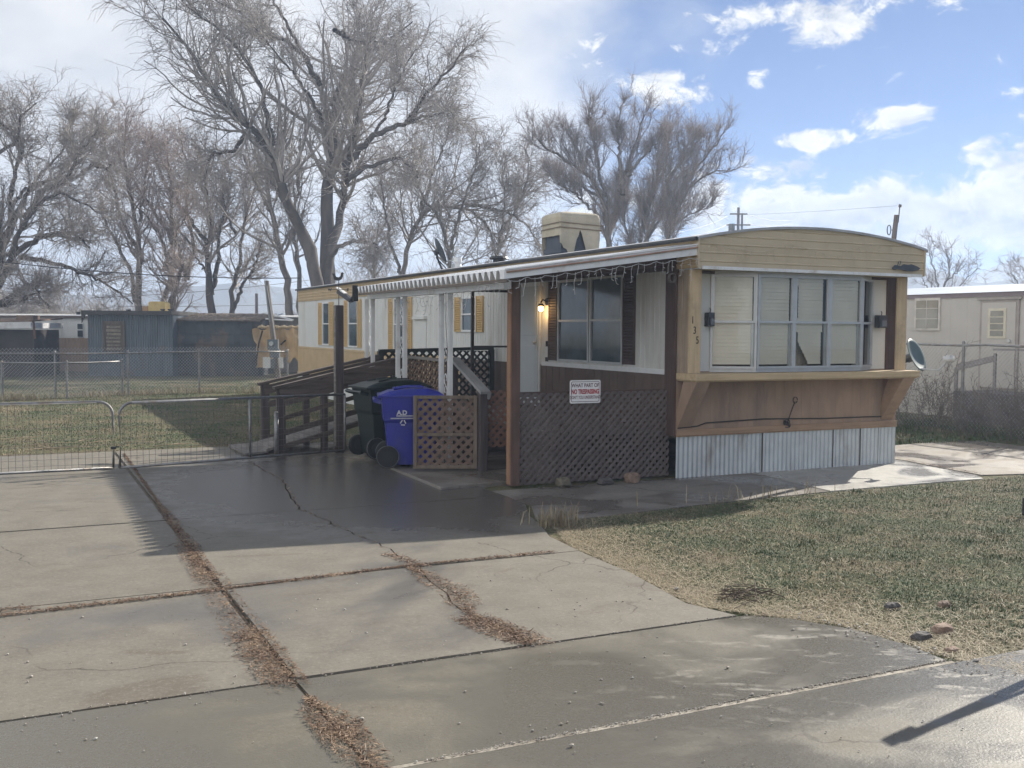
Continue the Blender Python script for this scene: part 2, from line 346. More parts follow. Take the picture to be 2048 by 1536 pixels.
for ya, yb in zip(rows, rows[1:]):
    a, b2 = ya-J, yb+J
    dw.prism([(-14, b2, -.15), (-5.86-J, b2, -.15), (-5.86-J, a, -.15), (-14, a, -.15)], (0, 0, .15+zz.uniform(-.004, .003)))
    cl = crack_between(a, b2, -1)
    dw.prism([(-5.84+J, a, -.15)]+[(-5.84+J, b2, -.15)]+[(x, y, -.15) for x, y in cl[::-1]], (0, 0, .15+zz.uniform(-.004, .003)))
    cl = crack_between(a, b2, 1)
    edge = {5.25: [(-2.6, 2.73), (-2.6, 5.24)], 2.72: [(-2.45, -.43), (-2.45, 2.7)], -.45: [(-3.07, -3.09), (-3.02, -2.5), (-2.85, -2.0), (-2.75, -1.6), (-2.5, -1.0), (-2.45, -.46)], -3.10: [(-3.1, -5.11), (-3.22, -4.75), (-3.1, -3.9), (-3.08, -3.11)]}[ya]
    dw.prism([(x, y, -.15) for x, y in cl]+[(x, y, -.15) for x, y in edge], (0, 0, .15+zz.uniform(-.004, .003)))
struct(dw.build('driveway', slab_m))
ap = MB()
ap.prism([(-14, -6.29, -.15), (-5.83, -6.29, -.15), (-5.86, -5.135, -.15), (-14, -5.135, -.15)], (0, 0, .148))
ap.prism([(-5.81, -6.29, -.15), (-2.62, -6.27, -.15), (-2.60, -6.0, -.15), (-2.66, -5.62, -.15), (-2.85, -5.3, -.15), (-3.05, -5.135, -.15), (-5.84, -5.135, -.15)], (0, 0, .148))
struct(ap.build('driveway_apron', apron_m))
stt = MB(); stt.box(-60, 60, -16, -6.315, -.15, -.004); struct(stt.build('street', apron_m))
wk = MB(); wk.prism([(-2.43, -.02, -.12), (-2.43, -1.0, -.12), (-2.72, -1.66, -.12), (-2.5, -1.85, -.12), (-1.4, -1.72, -.12), (-.3, -1.60, -.12), (1.0, -1.52, -.12), (1.15, -.0, -.12)], (0, 0, .105)); struct(wk.build('walkway', walk_m))
wp = MB(); wp.prism([(1.17, 0, -.12), (1.02, -1.515, -.12), (2.4, -1.5, -.12), (3.42, -1.52, -.12), (3.62, -1.25, -.12), (3.72, -.5, -.12), (3.86, .1, -.12), (3.8, .4, -.12), (3.0, .3, -.12)], (0, 0, .108)); struct(wp.build('front_path', pale_m))
wr = MB(); wr.prism([(3.66, -1.3, -.12), (4.3, -1.45, -.12), (5.2, -.9, -.12), (7, .2, -.12), (7, 1.8, -.12), (5.1, 1.55, -.12), (4.0, 2.2, -.12), (3.75, 2.2, -.12), (3.9, .1, -.12), (3.76, -.5, -.12)], (0, 0, .11)); struct(wr.build('side_path', tan_m))
pd = MB(); pd.prism([(-2.93, .2, -.1), (-2.2, .33, -.1), (-.05, .33, -.1), (-.05, 3.6, -.1), (-2.62, 3.6, -.1), (-2.88, 2.1, -.1)], (0, 0, .125)); struct(pd.build('concrete_pad', walk_m, bevel=.008))
lw = MB(); lw.box(-14, 0, 5.27, 5.9, -.1, -.006)
# ------------------------------------------------------------------ grass, straw, leaf litter, pebbles
def blade_material(name, green, green2, straw, dead, patch_lo, patch_hi, pscale):
    M = bpy.data.materials.new(name); M.use_nodes = True; t = NT(M.node_tree); b = t.n['Principled BSDF']
    co = t.new('ShaderNodeTexCoord').outputs['Object']
    at = t.new('ShaderNodeAttribute', attribute_name='tone').outputs['Fac']
    gc = t.mixc(at, green, green2); sc = t.mixc(at, straw, dead)
    p = t.ramp(t.math('ADD', t.noise(co, pscale, 5, .6), t.math('MULTIPLY', t.math('SUBTRACT', at, .5), .22)), patch_lo, patch_hi)
    t.put(b.inputs['Base Color'], t.mixc(p, gc, sc)); b.inputs['Roughness'].default_value = .7; b.inputs['Specular IOR Level'].default_value = .3
    return M
def blades(name, pts, h, wd, m, lean=.7, flat=0):
    n = len(pts); a = rng.uniform(0, 2*np.pi, n); hh = h*rng.uniform(.45, 1.25, n); ln = rng.uniform(.2, 1, n)*lean
    dirv = np.stack([np.cos(a), np.sin(a), np.zeros(n)], 1); sd = np.stack([-np.sin(a), np.cos(a), np.zeros(n)], 1)*(wd*rng.uniform(.6, 1.3, n))[:, None]
    up = np.array([0, 0, 1.])
    base = pts; mid = base+dirv*(hh*ln*.4)[:, None]+up*(hh*.6*(1-flat))[:, None]; tip = base+dirv*(hh*ln*1.1)[:, None]+up*(hh*(1-flat)*(1-.35*ln))[:, None]
    V = np.stack([base-sd, base+sd, mid+sd*.8, mid-sd*.8, tip], 1).reshape(-1, 3)
    i = np.arange(n)[:, None]*5
    q = np.concatenate([i+0, i+1, i+2], 1); q2 = np.concatenate([i+0, i+2, i+3], 1); q3 = np.concatenate([i+3, i+2, i+4], 1)
    return npmesh(name, V, np.concatenate([q, q2, q3]), m, attr=np.repeat(rng.random(n), 5))
def vnoise(x, y, s, seed=0):
    r = np.random.default_rng(seed); G = r.random((64, 64)); x = x*s; y = y*s
    xi = np.floor(x).astype(int); yi = np.floor(y).astype(int); fx = x-xi; fy = y-yi; fx = fx*fx*(3-2*fx); fy = fy*fy*(3-2*fy)
    g_ = lambda a, b: G[a % 64, b % 64]
    return (g_(xi, yi)*(1-fx)+g_(xi+1, yi)*fx)*(1-fy)+(g_(xi, yi+1)*(1-fx)+g_(xi+1, yi+1)*fx)*fy
def edge_x(y):  # left border of the front lawn
    return np.interp(y, [-7.5, -6.6, -6.1, -5.5, -5.1, -4.8, -3.8, -2.9, -2.1, -1.8, -1.7], [-2.2, -2.42, -2.55, -2.62, -2.95, -3.15, -3.05, -3.0, -2.75, -2.55, -2.3])
def edge_y(x):  # far border of the front lawn (walkway side)
    return np.interp(x, [-3, -2.4, -1.4, -.3, 1, 2.4, 3.4, 4.3, 5.2, 9], [-1.95, -1.88, -1.74, -1.62, -1.54, -1.52, -1.55, -1.47, -.95, .9])
n = 420000
x = rng.uniform(-3.3, 7.5, n); y = rng.uniform(-7.3, 1, n)
d = np.hypot(x+7.07, y+10.1); keep = (x > edge_x(y)+rng.normal(0, .05, n)) & (y < edge_y(x)+rng.normal(0, .03, n)) & (rng.random(n) < np.clip(9/d, .3, 1)**1.2)
x, y = x[keep], y[keep]
border = np.clip((x-edge_x(y))/(.25+.9*vnoise(y, x*0+2, 1.7, 41)), 0, 1); pn = vnoise(x, y, 1.6, 4)*.6+vnoise(x, y, 4.2, 5)*.4
k2 = rng.random(len(x)) < np.clip(.35+.5*border+(pn-.4)*1.2, .2, 1)
x, y = x[k2], y[k2]
gm = blade_material('lawn_blades', (.046, .078, .032), (.095, .128, .062), (.48, .41, .28), (.20, .155, .095), .515, .67, 1.5)
tag(blades('lawn_grass', np.stack([x, y, np.full(len(x), -.027)], 1), .024, .0026, gm, 1.5), 'short patchy green and straw coloured winter grass of the front lawn', 'grass', kind='stuff')
n = 260; cx_ = rng.uniform(-2.6, 6, n); cy_ = rng.uniform(-6.6, -1.2, n); ok = (cx_ > edge_x(cy_)+.35) & (cy_ < edge_y(cx_)-.05) & (vnoise(cx_, cy_, 1.3, 31) > .38); cx_, cy_ = cx_[ok], cy_[ok]
tf = np.concatenate([rng.normal((a, b2), rng.uniform(.03, .11), (int(rng.uniform(25, 110)), 2)) for a, b2 in zip(cx_, cy_)])
tag(blades('grass_tufts', np.concatenate([tf, np.full((len(tf), 1), -.027)], 1), .042, .003, blade_material('tuft_blades', (.040, .068, .028), (.085, .115, .05), (.10, .125, .06), (.30, .26, .16), .5, .75, 3), 1.2), 'darker green clumps growing through the front lawn', 'grass', kind='stuff')
# straw lying on lawn edge and matted dead grass
n = 22000
t_ = rng.exponential(.26, n); yy = rng.uniform(-7.2, -1.7, n); xx = edge_x(yy)-.03+t_*(.5+1.3*vnoise(yy, yy*0+2, 1.7, 41))
n3 = 6000; x3 = rng.uniform(-2.6, 6, n3); y3 = rng.uniform(-7, -1.2, n3); ok = (y3 < edge_y(x3)) & (x3 > edge_x(y3)); 
xx = np.concatenate([xx, x3[ok]]); yy = np.concatenate([yy, y3[ok]]); ok = yy < edge_y(xx); xx, yy = xx[ok], yy[ok]
straw_m = blade_material('straw_blades', (.36, .31, .20), (.24, .185, .11), (.44, .38, .26), (.17, .125, .075), .4, .6, 3)
tag(blades('dead_straw', np.stack([xx, yy, np.full(len(xx), -.014)], 1), .075, .0019, straw_m, 1.4, .78), 'pale dead straw matted along the lawn edge', 'straw', kind='stuff')
# left lawn beyond the gate
n = 150000
x = rng.uniform(-10.5, -.1, n); y = 5.32+rng.random(n)**1.0*19; 
k = (rng.random(n) < np.clip(vnoise(x, y, .9, 8)*1.4-.15, .1, 1)) & ~((y > 26) & (x > -9))
x, y = x[k], y[k]
gm2 = blade_material('back_lawn_blades', (.052, .088, .034), (.10, .14, .06), (.45, .37, .235), (.22, .165, .105), .48, .62, .6)
tag(blades('back_lawn_grass', np.stack([x, y, np.full(len(x), -.027)], 1), .034, .005, gm2, 1.4), 'patchy green and tan grass of the yard behind the gate', 'grass', kind='stuff')
# right yard strip
n = 30000
x = rng.uniform(4.0, 9.5, n); y = rng.uniform(1.4, 9, n); k = y > 1.75-.1*(x-4); x, y = x[k], y[k]
tag(blades('side_yard_grass', np.stack([x, y, np.full(len(x), -.027)], 1), .08, .006, gm, .9), 'rough grass of the side yard in front of the wire fence', 'grass', kind='stuff')
# leaf litter along joints
def along(pts, n, wfun):
    P = np.array(pts, float); L = np.r_[0, np.cumsum(np.hypot(*np.diff(P, axis=0).T))]; s = rng.random(n)*L[-1]
    X = np.interp(s, L, P[:, 0]); Y = np.interp(s, L, P[:, 1]); ww = wfun(s/L[-1]) if callable(wfun) else wfun
    k = np.clip(rng.normal(0, .75, (n, 2)), -1.25, 1.25)*np.asarray(ww).reshape(-1, 1)*.55; return np.stack([X+k[:, 0], Y+k[:, 1]*.8], 1)
def rag(t, lo, hi, s): return lo+(hi-lo)*np.clip(vnoise(t*s, t*0+3, 1, 21)*1.6-.35, 0, 1)
V1 = [(-5.75, 4.85), (-5.80, 1.8), (-5.84, -1.64), (-5.89, -3.3), (-5.92, -5.12)]
lit_pts = np.concatenate([
    along(V1, 7000, lambda t: rag(t, .05, .20, 17)*np.clip((t-.30)*2.2, .16, 1)), along([(-5.86, -1.6), (-5.9, -2.9)], 1500, .12), along([(-5.9, -4.2), (-5.9, -5.2)], 1700, .15), along([(-5.85, -5.4), (-5.80, -6.4)], 1500, lambda t: rag(t, .04, .18, 4)), along([(-5.82, -5.75), (-5.83, -5.95)], 500, .15),
    along([(-7.5, -3.3), (-5.9, -3.2), (-4.47, -3.06), (-3.3, -3.08)], 4500, lambda t: rag(t, .02, .07, 9)), along([(-8, -3.12), (-7.0, -3.14)], 700, .08),
    along([(-4.5, -3.1), (-4.46, -3.9), (-4.6, -4.5), (-4.52, -5.1)], 2600, lambda t: rag(t, .05, .2, 6)), along([(-4.62, -4.5), (-4.5, -5.08)], 2000, .17), along([(-4.5, -2.6), (-4.4, -3.15)], 500, .09),
    along([(-4.35, 3.4), (-4.33, 1.6), (-4.62, -.37), (-4.45, -2.4)], 350, .02), along([(-7.2, 5.2), (-4.2, 5.35)], 900, .1), along([(3.66, -1.25), (3.74, -.5), (3.88, .1)], 500, .05), along([(-2.9, .2), (-2.2, .3), (-2.9, 2.0)], 250, .06)])
n = len(lit_pts); a = rng.uniform(0, np.pi*2, n); L = rng.uniform(.006, .024, n)*rng.choice([.6, 1, 1.5], n); wd = rng.uniform(.0012, .0034, n); zc = .003+rng.random(n)*.012
dv = np.stack([np.cos(a), np.sin(a), rng.normal(0, .25, n)], 1)*L[:, None]; sv = np.stack([-np.sin(a), np.cos(a), rng.normal(0, .4, n)], 1)*wd[:, None]
C0 = np.concatenate([lit_pts, zc[:, None]], 1)
V = np.stack([C0-dv-sv*.4, C0-dv*.2-sv, C0+dv, C0+dv*.1+sv], 1).reshape(-1, 3)
lm = blade_material('leaf_litter', (.16, .095, .06), (.38, .27, .17), (.24, .145, .085), (.085, .055, .04), .4, .6, 4)
dj = MB()
for xa, xb, ya, yb in ((-14, -2.5, -.46, -.44), (-14, -3, -3.115, -3.085), (-14, -2.7, -5.136, -5.118), (-5.862, -5.838, -5.1, 5.2), (-5.862, -5.81, -6.3, -5.12), (-14, -2.5, 2.70, 2.735)): dj.box(xa, xb, ya, yb, -.1, -.016+.002*(xb > -5))
struct(MB().box(-14, -2.6, -6.318, -6.286, -.1, -.003).build('joint_sand', mat('joint_sand', (.38, .345, .285), .9, .5, 9, (.13, .11, .085))))
struct(dj.build('joint_dirt', mat('joint_dirt', (.10, .078, .055), .95, .5, 12, (.19, .155, .11))))
tag(npmesh('leaf_litter', V, np.arange(4*n).reshape(-1, 4), lm, attr=np.repeat(rng.random(n), 4)), 'brown dry leaf litter lying in the driveway joints', 'leaf litter', kind='stuff')
def pebbles(name, pts, sizes, m, label):
    ico = np.array([(0, 0, 1), (.89, 0, .45), (.28, .85, .45), (-.72, .53, .45), (-.72, -.53, .45), (.28, -.85, .45), (.72, .53, -.45), (-.28, .85, -.45), (-.89, 0, -.45), (-.28, -.85, -.45), (.72, -.53, -.45), (0, 0, -1)])
    F = np.array([(0, 1, 2), (0, 2, 3), (0, 3, 4), (0, 4, 5), (0, 5, 1), (1, 6, 2), (2, 7, 3), (3, 8, 4), (4, 9, 5), (5, 10, 1), (6, 7, 2), (7, 8, 3), (8, 9, 4), (9, 10, 5), (10, 6, 1), (11, 7, 6), (11, 8, 7), (11, 9, 8), (11, 10, 9), (11, 6, 10)])
    n = len(pts); sc = sizes[:, None]*np.stack([rng.uniform(.7, 1.3, n), rng.uniform(.7, 1.3, n), rng.uniform(.5, .9, n)], 1)
    V = (ico[None]*(1+rng.normal(0, .14, (n, 12, 1))))*sc[:, None]; V[:, :, :2] += pts[:, None]; V[:, :, 2] += sizes[:, None]*.4
    return tag(npmesh(name, V.reshape(-1, 3), (F[None]+np.arange(n)[:, None, None]*12).reshape(-1, 3), m, attr=np.repeat(rng.random(n), 12), smooth=False), label, 'gravel', kind='stuff')
pm = blade_material('pebble_stone', (.36, .33, .29), (.14, .125, .11), (.30, .25, .19), (.45, .43, .40), .4, .6, 5)
p1 = np.stack([rng.uniform(-9, -2.7, 620), rng.uniform(-7.9, -3.2, 620)], 1)
p2 = along([(-9, -5.13), (-3, -5.12)], 260, .05); p3 = along([(-5.6, -6.3), (-2.6, -6.28)], 800, .025); p4 = along([(-2.7, -5.2), (-2.55, -6.6)], 120, .2)
pp = np.concatenate([p1, p2, p3, p4]); sz = np.concatenate([rng.gamma(1.4, .0017, 620)+.0015, rng.uniform(.002, .0055, 260), rng.uniform(.0015, .0045, 800), rng.uniform(.003, .009, 120)])
pebbles('gravel', pp, sz, pm, 'small loose pebbles scattered over the driveway and street')
# tufts and stones by the lawn corner
tp = np.concatenate([rng.normal((-2.70, -2.02), (.13, .07), (190, 2)), rng.normal((-.1, -1.6), (.5, .05), (60, 2)), rng.normal((-7.1, 17.1), (.35, .2), (500, 2)), rng.normal((-5.4, 17.6), (.6, .2), (250, 2)), rng.normal((-3.9, 18.4), (1.0, .15), (700, 2)), rng.normal((-.9, 18.3), (.7, .2), (400, 2))])
tag(blades('tall_dry_grass', np.concatenate([tp, np.full((len(tp), 1), -.025)], 1), .2, .004, straw_m, .7), 'tall dry grass tufts at the lawn corner and fence feet', 'grass', kind='stuff')
def rock(name, loc, sx, sy, sz, m, label, seed, group=None):
    r = random.Random(seed); b = MB(); vs = []; fs = []; NU, NV = 12, 7
    for j in range(NV+1):
        th = math.pi*j/NV
        for i in range(NU):
            ph = 2*math.pi*i/NU; k = 1+r.uniform(-.13, .13) if 0 < j < NV else 1
            q = lambda t: math.copysign(abs(t)**.7, t)
            vs.append((loc[0]+sx*k*q(math.sin(th)*math.cos(ph)), loc[1]+sy*k*q(math.sin(th)*math.sin(ph)), loc[2]+sz*.85+sz*k*q(math.cos(th))))
    fs = [(j*NU+i, (j+1)*NU+i, (j+1)*NU+(i+1) % NU, j*NU+(i+1) % NU) for j in range(NV) for i in range(NU)]
    b.add(vs, fs); o = b.build(name, m); return tag(o, label, 'rock', group)
rk = mat('rock_tan', (.27, .19, .14), .85, .5, 9, bump=.8, bscale=30); rk2 = mat('rock_grey', (.11, .10, .095), .85, .4, 9, bump=.8, bscale=30)
G_ = 'rocks along the lattice skirting'
rock('rock', (-1.55, -.06, -.01), .085, .07, .055, mat('rock_olive', (.15, .13, .09), .85, .4, 9, bump=.8, bscale=30), 'brown rounded rock at the foot of the lattice below the sign', 1, G_)
rock('rock', (-1.04, -.12, -.01), .10, .06, .04, rk2, 'flat dark rock, middle of three at the lattice foot', 2, G_)
rock('rock', (-.68, -.12, -.01), .09, .07, .062, rk, 'pale tan rock nearest the corrugated skirting', 3, G_)
G2 = 'stones edging the front lawn'
for i, (xx_, yy_, s, mm, lb) in enumerate([(-2.42, -5.92, .07, rk2, 'dark jagged stone half sunk in the lawn edge by the street'), (-2.18, -5.86, .075, rk, 'brown flat stone lying on the lawn edge near the street'), (-2.05, -5.35, .06, rk2, 'small grey stone in straw on the lawn'), (-2.44, -6.15, .05, rk, 'small tan stone at the edge of the street concrete'), (-1.7, -5.45, .055, rk, 'pale stone farthest into the straw at the lawn corner')]):
    rock('stone', (xx_, yy_, -.035), s*.95, s*.55, s*.5, mm, lb, 20+i, G2)
# pile of twigs on the lawn edge
tw = MB(); r = random.Random(5)
for i in range(40):
    c = Vector((-2.78+r.gauss(0, .09), -4.78+r.gauss(0, .05), r.uniform(-.01, .05))); a = r.uniform(0, 6.3); l = r.uniform(.04, .12)
    dv = Vector((math.cos(a), math.sin(a), r.uniform(-.3, .3)))*l; tw.tube([c-dv, c+dv*.2+Vector((0, 0, .01)), c+dv], [.003, .0035, .0015], 4)
tag(tw.build('twig_pile', mat('twig_brown', (.12, .085, .06), .9, .4, 20)), 'little heap of dark twigs on the lawn edge beside the driveway', 'twigs')
sp = MB(); r = random.Random(9)
for i in range(16):
    c = Vector((-6.6+r.uniform(-3, 2.2), 5.6+r.uniform(0, 2.2), .0)); a = r.uniform(-.6, .6); l = r.uniform(.12, .4)
    dv = Vector((math.cos(a), math.sin(a), .03))*l; sp.tube([c-dv, c+Vector((r.uniform(-.04, .04), r.uniform(-.04, .04), .01)), c+dv], [.006, .006, .003], 4)
tag(sp.build('fallen_twigs', mat('twig_pale', (.45, .36, .24), .85, .3, 20)), 'pale fallen twigs lying on the yard grass behind the gate', 'twigs', kind='stuff')

# ================================================================== the mobile home
HW, HL = 3.55, 18.1
home = thing('mobile_home', 'long yellow and white mobile home numbered 135 with curved front roof and wide bay window', 'mobile home', (0, 0, 0))
ZS, ZB, ZF, ZT, ZP = .49, 1.23, 2.47, 2.82, 3.0
def arch(x): return ZT+(ZP-ZT)*max(0, 1-((x-HW/2)/(HW/2))**2)
X_, Y_, Z_ = Vector((1, 0, 0)), Vector((0, 1, 0)), Vector((0, 0, 1))
# side walls
b = MB(); b.sheet((0, 0, ZB), Y_, Z_*(ZF-ZB), -X_, grooves(HL, .105, .007, .026)); b.box(.01, .06, .05, HL-.01, ZS, ZT-.02); b.box(HW-.06, HW, .02, HL, ZS, ZT-.02); b.box(.06, HW-.06, HL-.05, HL, ZS, ZT)
b.build('side_wall', white_siding, home)
b = MB(); b.sheet((-.012, 6.6, ZS+.06), Y_, Z_*(ZB-ZS-.06), -X_, grooves(HL-6.6, .085, .01, .03)); b.box(-.02, .006, 6.6, HL, ZB-.03, ZB+.02); b.box(-.03, .006, 6.6, HL, ZS-.05, ZS+.07); b.box(-.035, .0, 6.6, HL, ZS+.02, ZS+.05)
b.build('lower_siding', yellow_siding, home)
b = MB(); b.sheet((-.008, .21, ZS), Y_, Z_*(ZB-ZS), -X_, grooves(6.38, .2, .006, .014)); o = b.build('lower_siding', brown_panel, home); o['label'] = 'dark brown lower siding by the porch'
b = MB(); b.box(-.018, .004, .21, 3.45, ZB-.015, ZB+.045); b.build('siding_trim', white_metal, home)
b = MB(); b.box(-.035, -.004, -.004, .2, ZS, ZF+.25); b.box(-.03, -.003, .2, 5.0, ZF-.01, ZF+.13); b.build('corner_trim', brown_trim, home)
# fascia bands
def hribs(h, pitch, dep):
    pr = [(0, 0)]; q = pitch
    while q < h+pitch: pr += [(q-.03, .004), (q-.018, dep), (q-.004, -.004)]; q += pitch
    return pr
b = MB()
pr = [(min(q, ZT-ZF), d) for q, d in hribs(ZT-ZF, .07, .012)]
b.sheet((-.018, -.4, ZF), Z_, Y_*(HL+.4), -X_, pr); b.sheet((HW+.018, -.4, ZF), Z_, Y_*(HL+.4), X_, pr)
b.box(-.016, .02, 0.0, HL, ZF, ZT); b.box(HW-.02, HW+.016, 0, HL, ZF, ZT)
b.build('side_fascia', yellow_siding, home)
b = MB(); N = 40; pr = hribs(.56, .098, .014)
for i in range(N):
    xa, xb = HW*i/N, HW*(i+1)/N; za, zb = arch(xa), arch(xb)
    for (q0, d0), (q1, d1) in zip(pr, pr[1:]):
        A = [min(ZF+q0, za), min(ZF+q0, zb), min(ZF+q1, zb), min(ZF+q1, za)]
        if A[3]-A[0] < 1e-5 and A[2]-A[1] < 1e-5: continue
        b.add([(xa, -.4-d0, A[0]), (xb, -.4-d0, A[1]), (xb, -.4-d1, A[2]), (xa, -.4-d1, A[3])], [(0, 1, 2, 3)])
b.box(.005, HW-.005, -.39, .05, ZF-.002, ZF+.03); b.box(-.018, .0, -.425, -.38, ZF, ZT); b.box(HW, HW+.018, -.425, -.38, ZF, ZT)
b.build('front_fascia', fascia_yellow, home)
b = MB(); b.box(.04, HW-.04, -.428, -.415, ZF-.015, ZF+.022); b.box(.0, .02, -.42, 0, ZF-.012, ZF+.0)
for i in range(38): b.box(.08+i*.09, .098+i*.09, -.432, -.427, ZF-.004, ZF+.012)
b.build('drip_rail', white_metal, home)
# emblem on the fascia: a dark spearhead with script loops
b = MB(); y0 = -.428
P = [(2.97, 2.575), (3.02, 2.615), (3.08, 2.61), (3.12, 2.605), (3.17, 2.63), (3.24, 2.625), (3.30, 2.635), (3.37, 2.62), (3.42, 2.605), (3.46, 2.585), (3.42, 2.56), (3.33, 2.545), (3.22, 2.545), (3.13, 2.56), (3.06, 2.565), (3.02, 2.555), (2.99, 2.558)]
b.prism([(x, y0, z-.018) for x, z in P], (0, -.012, 0)); b.tube([(3.06, y0-.006, 2.58), (3.085, y0-.006, 2.645), (3.105, y0-.006, 2.66), (3.12, y0-.006, 2.645), (3.10, y0-.006, 2.60)], .005, 5)
b.build('emblem', mat('emblem_grey', (.05, .055, .065), .5), home)
# roof
b = MB(); top = [(HW*i/N, arch(HW*i/N)) for i in range(N+1)]
prof = [(-.05, ZT-.012)]+[(x, z+.012) for x, z in top]+[(HW+.05, ZT-.012)]
b.prism([(x, -.43, z) for x, z in prof]+[(x, -.43, z-.03) for x, z in prof[::-1]], (0, HL+.5, 0)); roof = b.build('roof', roof_mat, home)
b = MB(); b.tube([(-.052, -.43, ZT-.02), (-.052, HL+.07, ZT-.02)], .026, 6)
for yy in np.arange(.3, HL, 1.22): b.box(-.07, .5, yy, yy+.07, ZT-.02, ZT-.008)
b.build('roof_edge', mat('roof_edge_grey', (.055, .058, .062), .7, .4, 4), roof)
def vent(px_x, py_y, r, h, m, cap=True):
    zb = arch(px_x); b = MB(); b.tube([(px_x, py_y, zb-.05), (px_x, py_y, zb+h)], r*.8, 14); b.tube([(px_x, py_y, zb+h*.5), (px_x, py_y, zb+h*.62), (px_x, py_y, zb+h)], [r*1.2, r*1.25, r*1.1], 14)
    return b.build('roof_vent', m, home)
vent(2.02, .6, .09, .10, mat('vent_grey', (.26, .25, .27), .5)); vent(3.2, 2.6, .11, .16, black_metal); vent(.42, 5.9, .13, .10, black_metal); vent(.62, 8.2, .07, .2, white_metal); vent(1.6, 10.6, .10, .16, galv)
# front: skirting, panelling, shelf, brackets, posts
b = MB(); xs = [0.0, 1.30, 1.93, 2.46, 2.93, 3.24, HW]; r = random.Random(2)
for xa, xb in zip(xs, xs[1:]):
    k = r.uniform(-.006, .008); b.sheet((xa+.006, -.012+k, -.03), X_*1, Z_*(ZS+.03+r.uniform(-.004, .006)), -Y_, waves(xb-xa-.014, .068, .009, 8))
b.sheet((HW, 0, -.03), Y_, Z_*(ZS+.02), X_, waves(HL, .07, .009, 6))
b.build('corrugated_skirting', galv, home, smooth=True)
b = MB(); b.box(.05, HW-.02, .004, .012, -.02, ZS+.02); b.build('skirting_gap', dark_room, home)
b = MB()
for i in range(21): b.box(-.014-(i % 3)*.003, -.004, 4.6+i*.65, 5.235+i*.65, -.03, ZS-.05)
b.build('skirting_panel', white_siding, home)
b = MB(); b.sheet((.0, -.002, ZS+.02), X_, Z_*(1.17-ZS), -Y_, grooves(HW, .142, .008, .013)); b.box(0, HW, .0, .04, ZS, 1.26); b.build('front_panelling', tan_panel, home)
b = MB(); b.box(0.0, HW, -.03, -.002, ZS-.01, ZS+.075); b.box(0.02, HW-.02, -.042, -.028, ZS+.005, ZS+.03); b.build('front_trim', wood('tan_trim', (.36, .245, .16), .2, 'X'), home)
b = MB(); b.box(-.01, HW, -.4, .0, 1.163, 1.245); b.box(.0, HW-.01, -.38, -.01, 1.15, 1.165); shelf = b.build('shelf', ochre_wood, home, bevel=.006)
for xa in (.012, 3.28):
    b = MB(); b.prism([(xa, -.385, 1.15), (xa, -.12, 1.15), (xa, -.004, .84), (xa, -.004, .575)], (.2, 0, 0)); o = b.build('shelf_bracket', wood('tan_trim', (0, 0, 0)) if xa > 1 else tan_panel, home, bevel=.004)
b = MB(); b.box(0, .165, -.245, -.215, 1.247, ZF-.01); board = b.build('number_board', ochre_post, home, bevel=.003)
b = MB(); b.box(0.0, .02, -.214, -.002, 1.247, ZF-.01); b.box(-.004, .0, -.10, -.06, 1.247, ZF-.01); b.build('side_board', wood('tan_board', (.38, .30, .22), .3), home)
b = MB(); b.box(3.28, 3.45, -.245, -.215, 1.247, ZF-.01); b.build('front_post', ochre_post, home, bevel=.003)
b = MB(); b.box(3.33, HW, -.012, .02, 1.247, ZF); b.build('front_corner_board', brown_trim, home)
num_m = mat('number_black', (.02, .018, .016), .5)
for ch, xx, zz_ in (('1', .045, 1.835), ('3', .075, 1.715), ('5', .115, 1.60)):
    text('house_number', ch, num_m, .125, (xx, -.2465, zz_-.005), X_, Z_, board, .003, sx=.72)
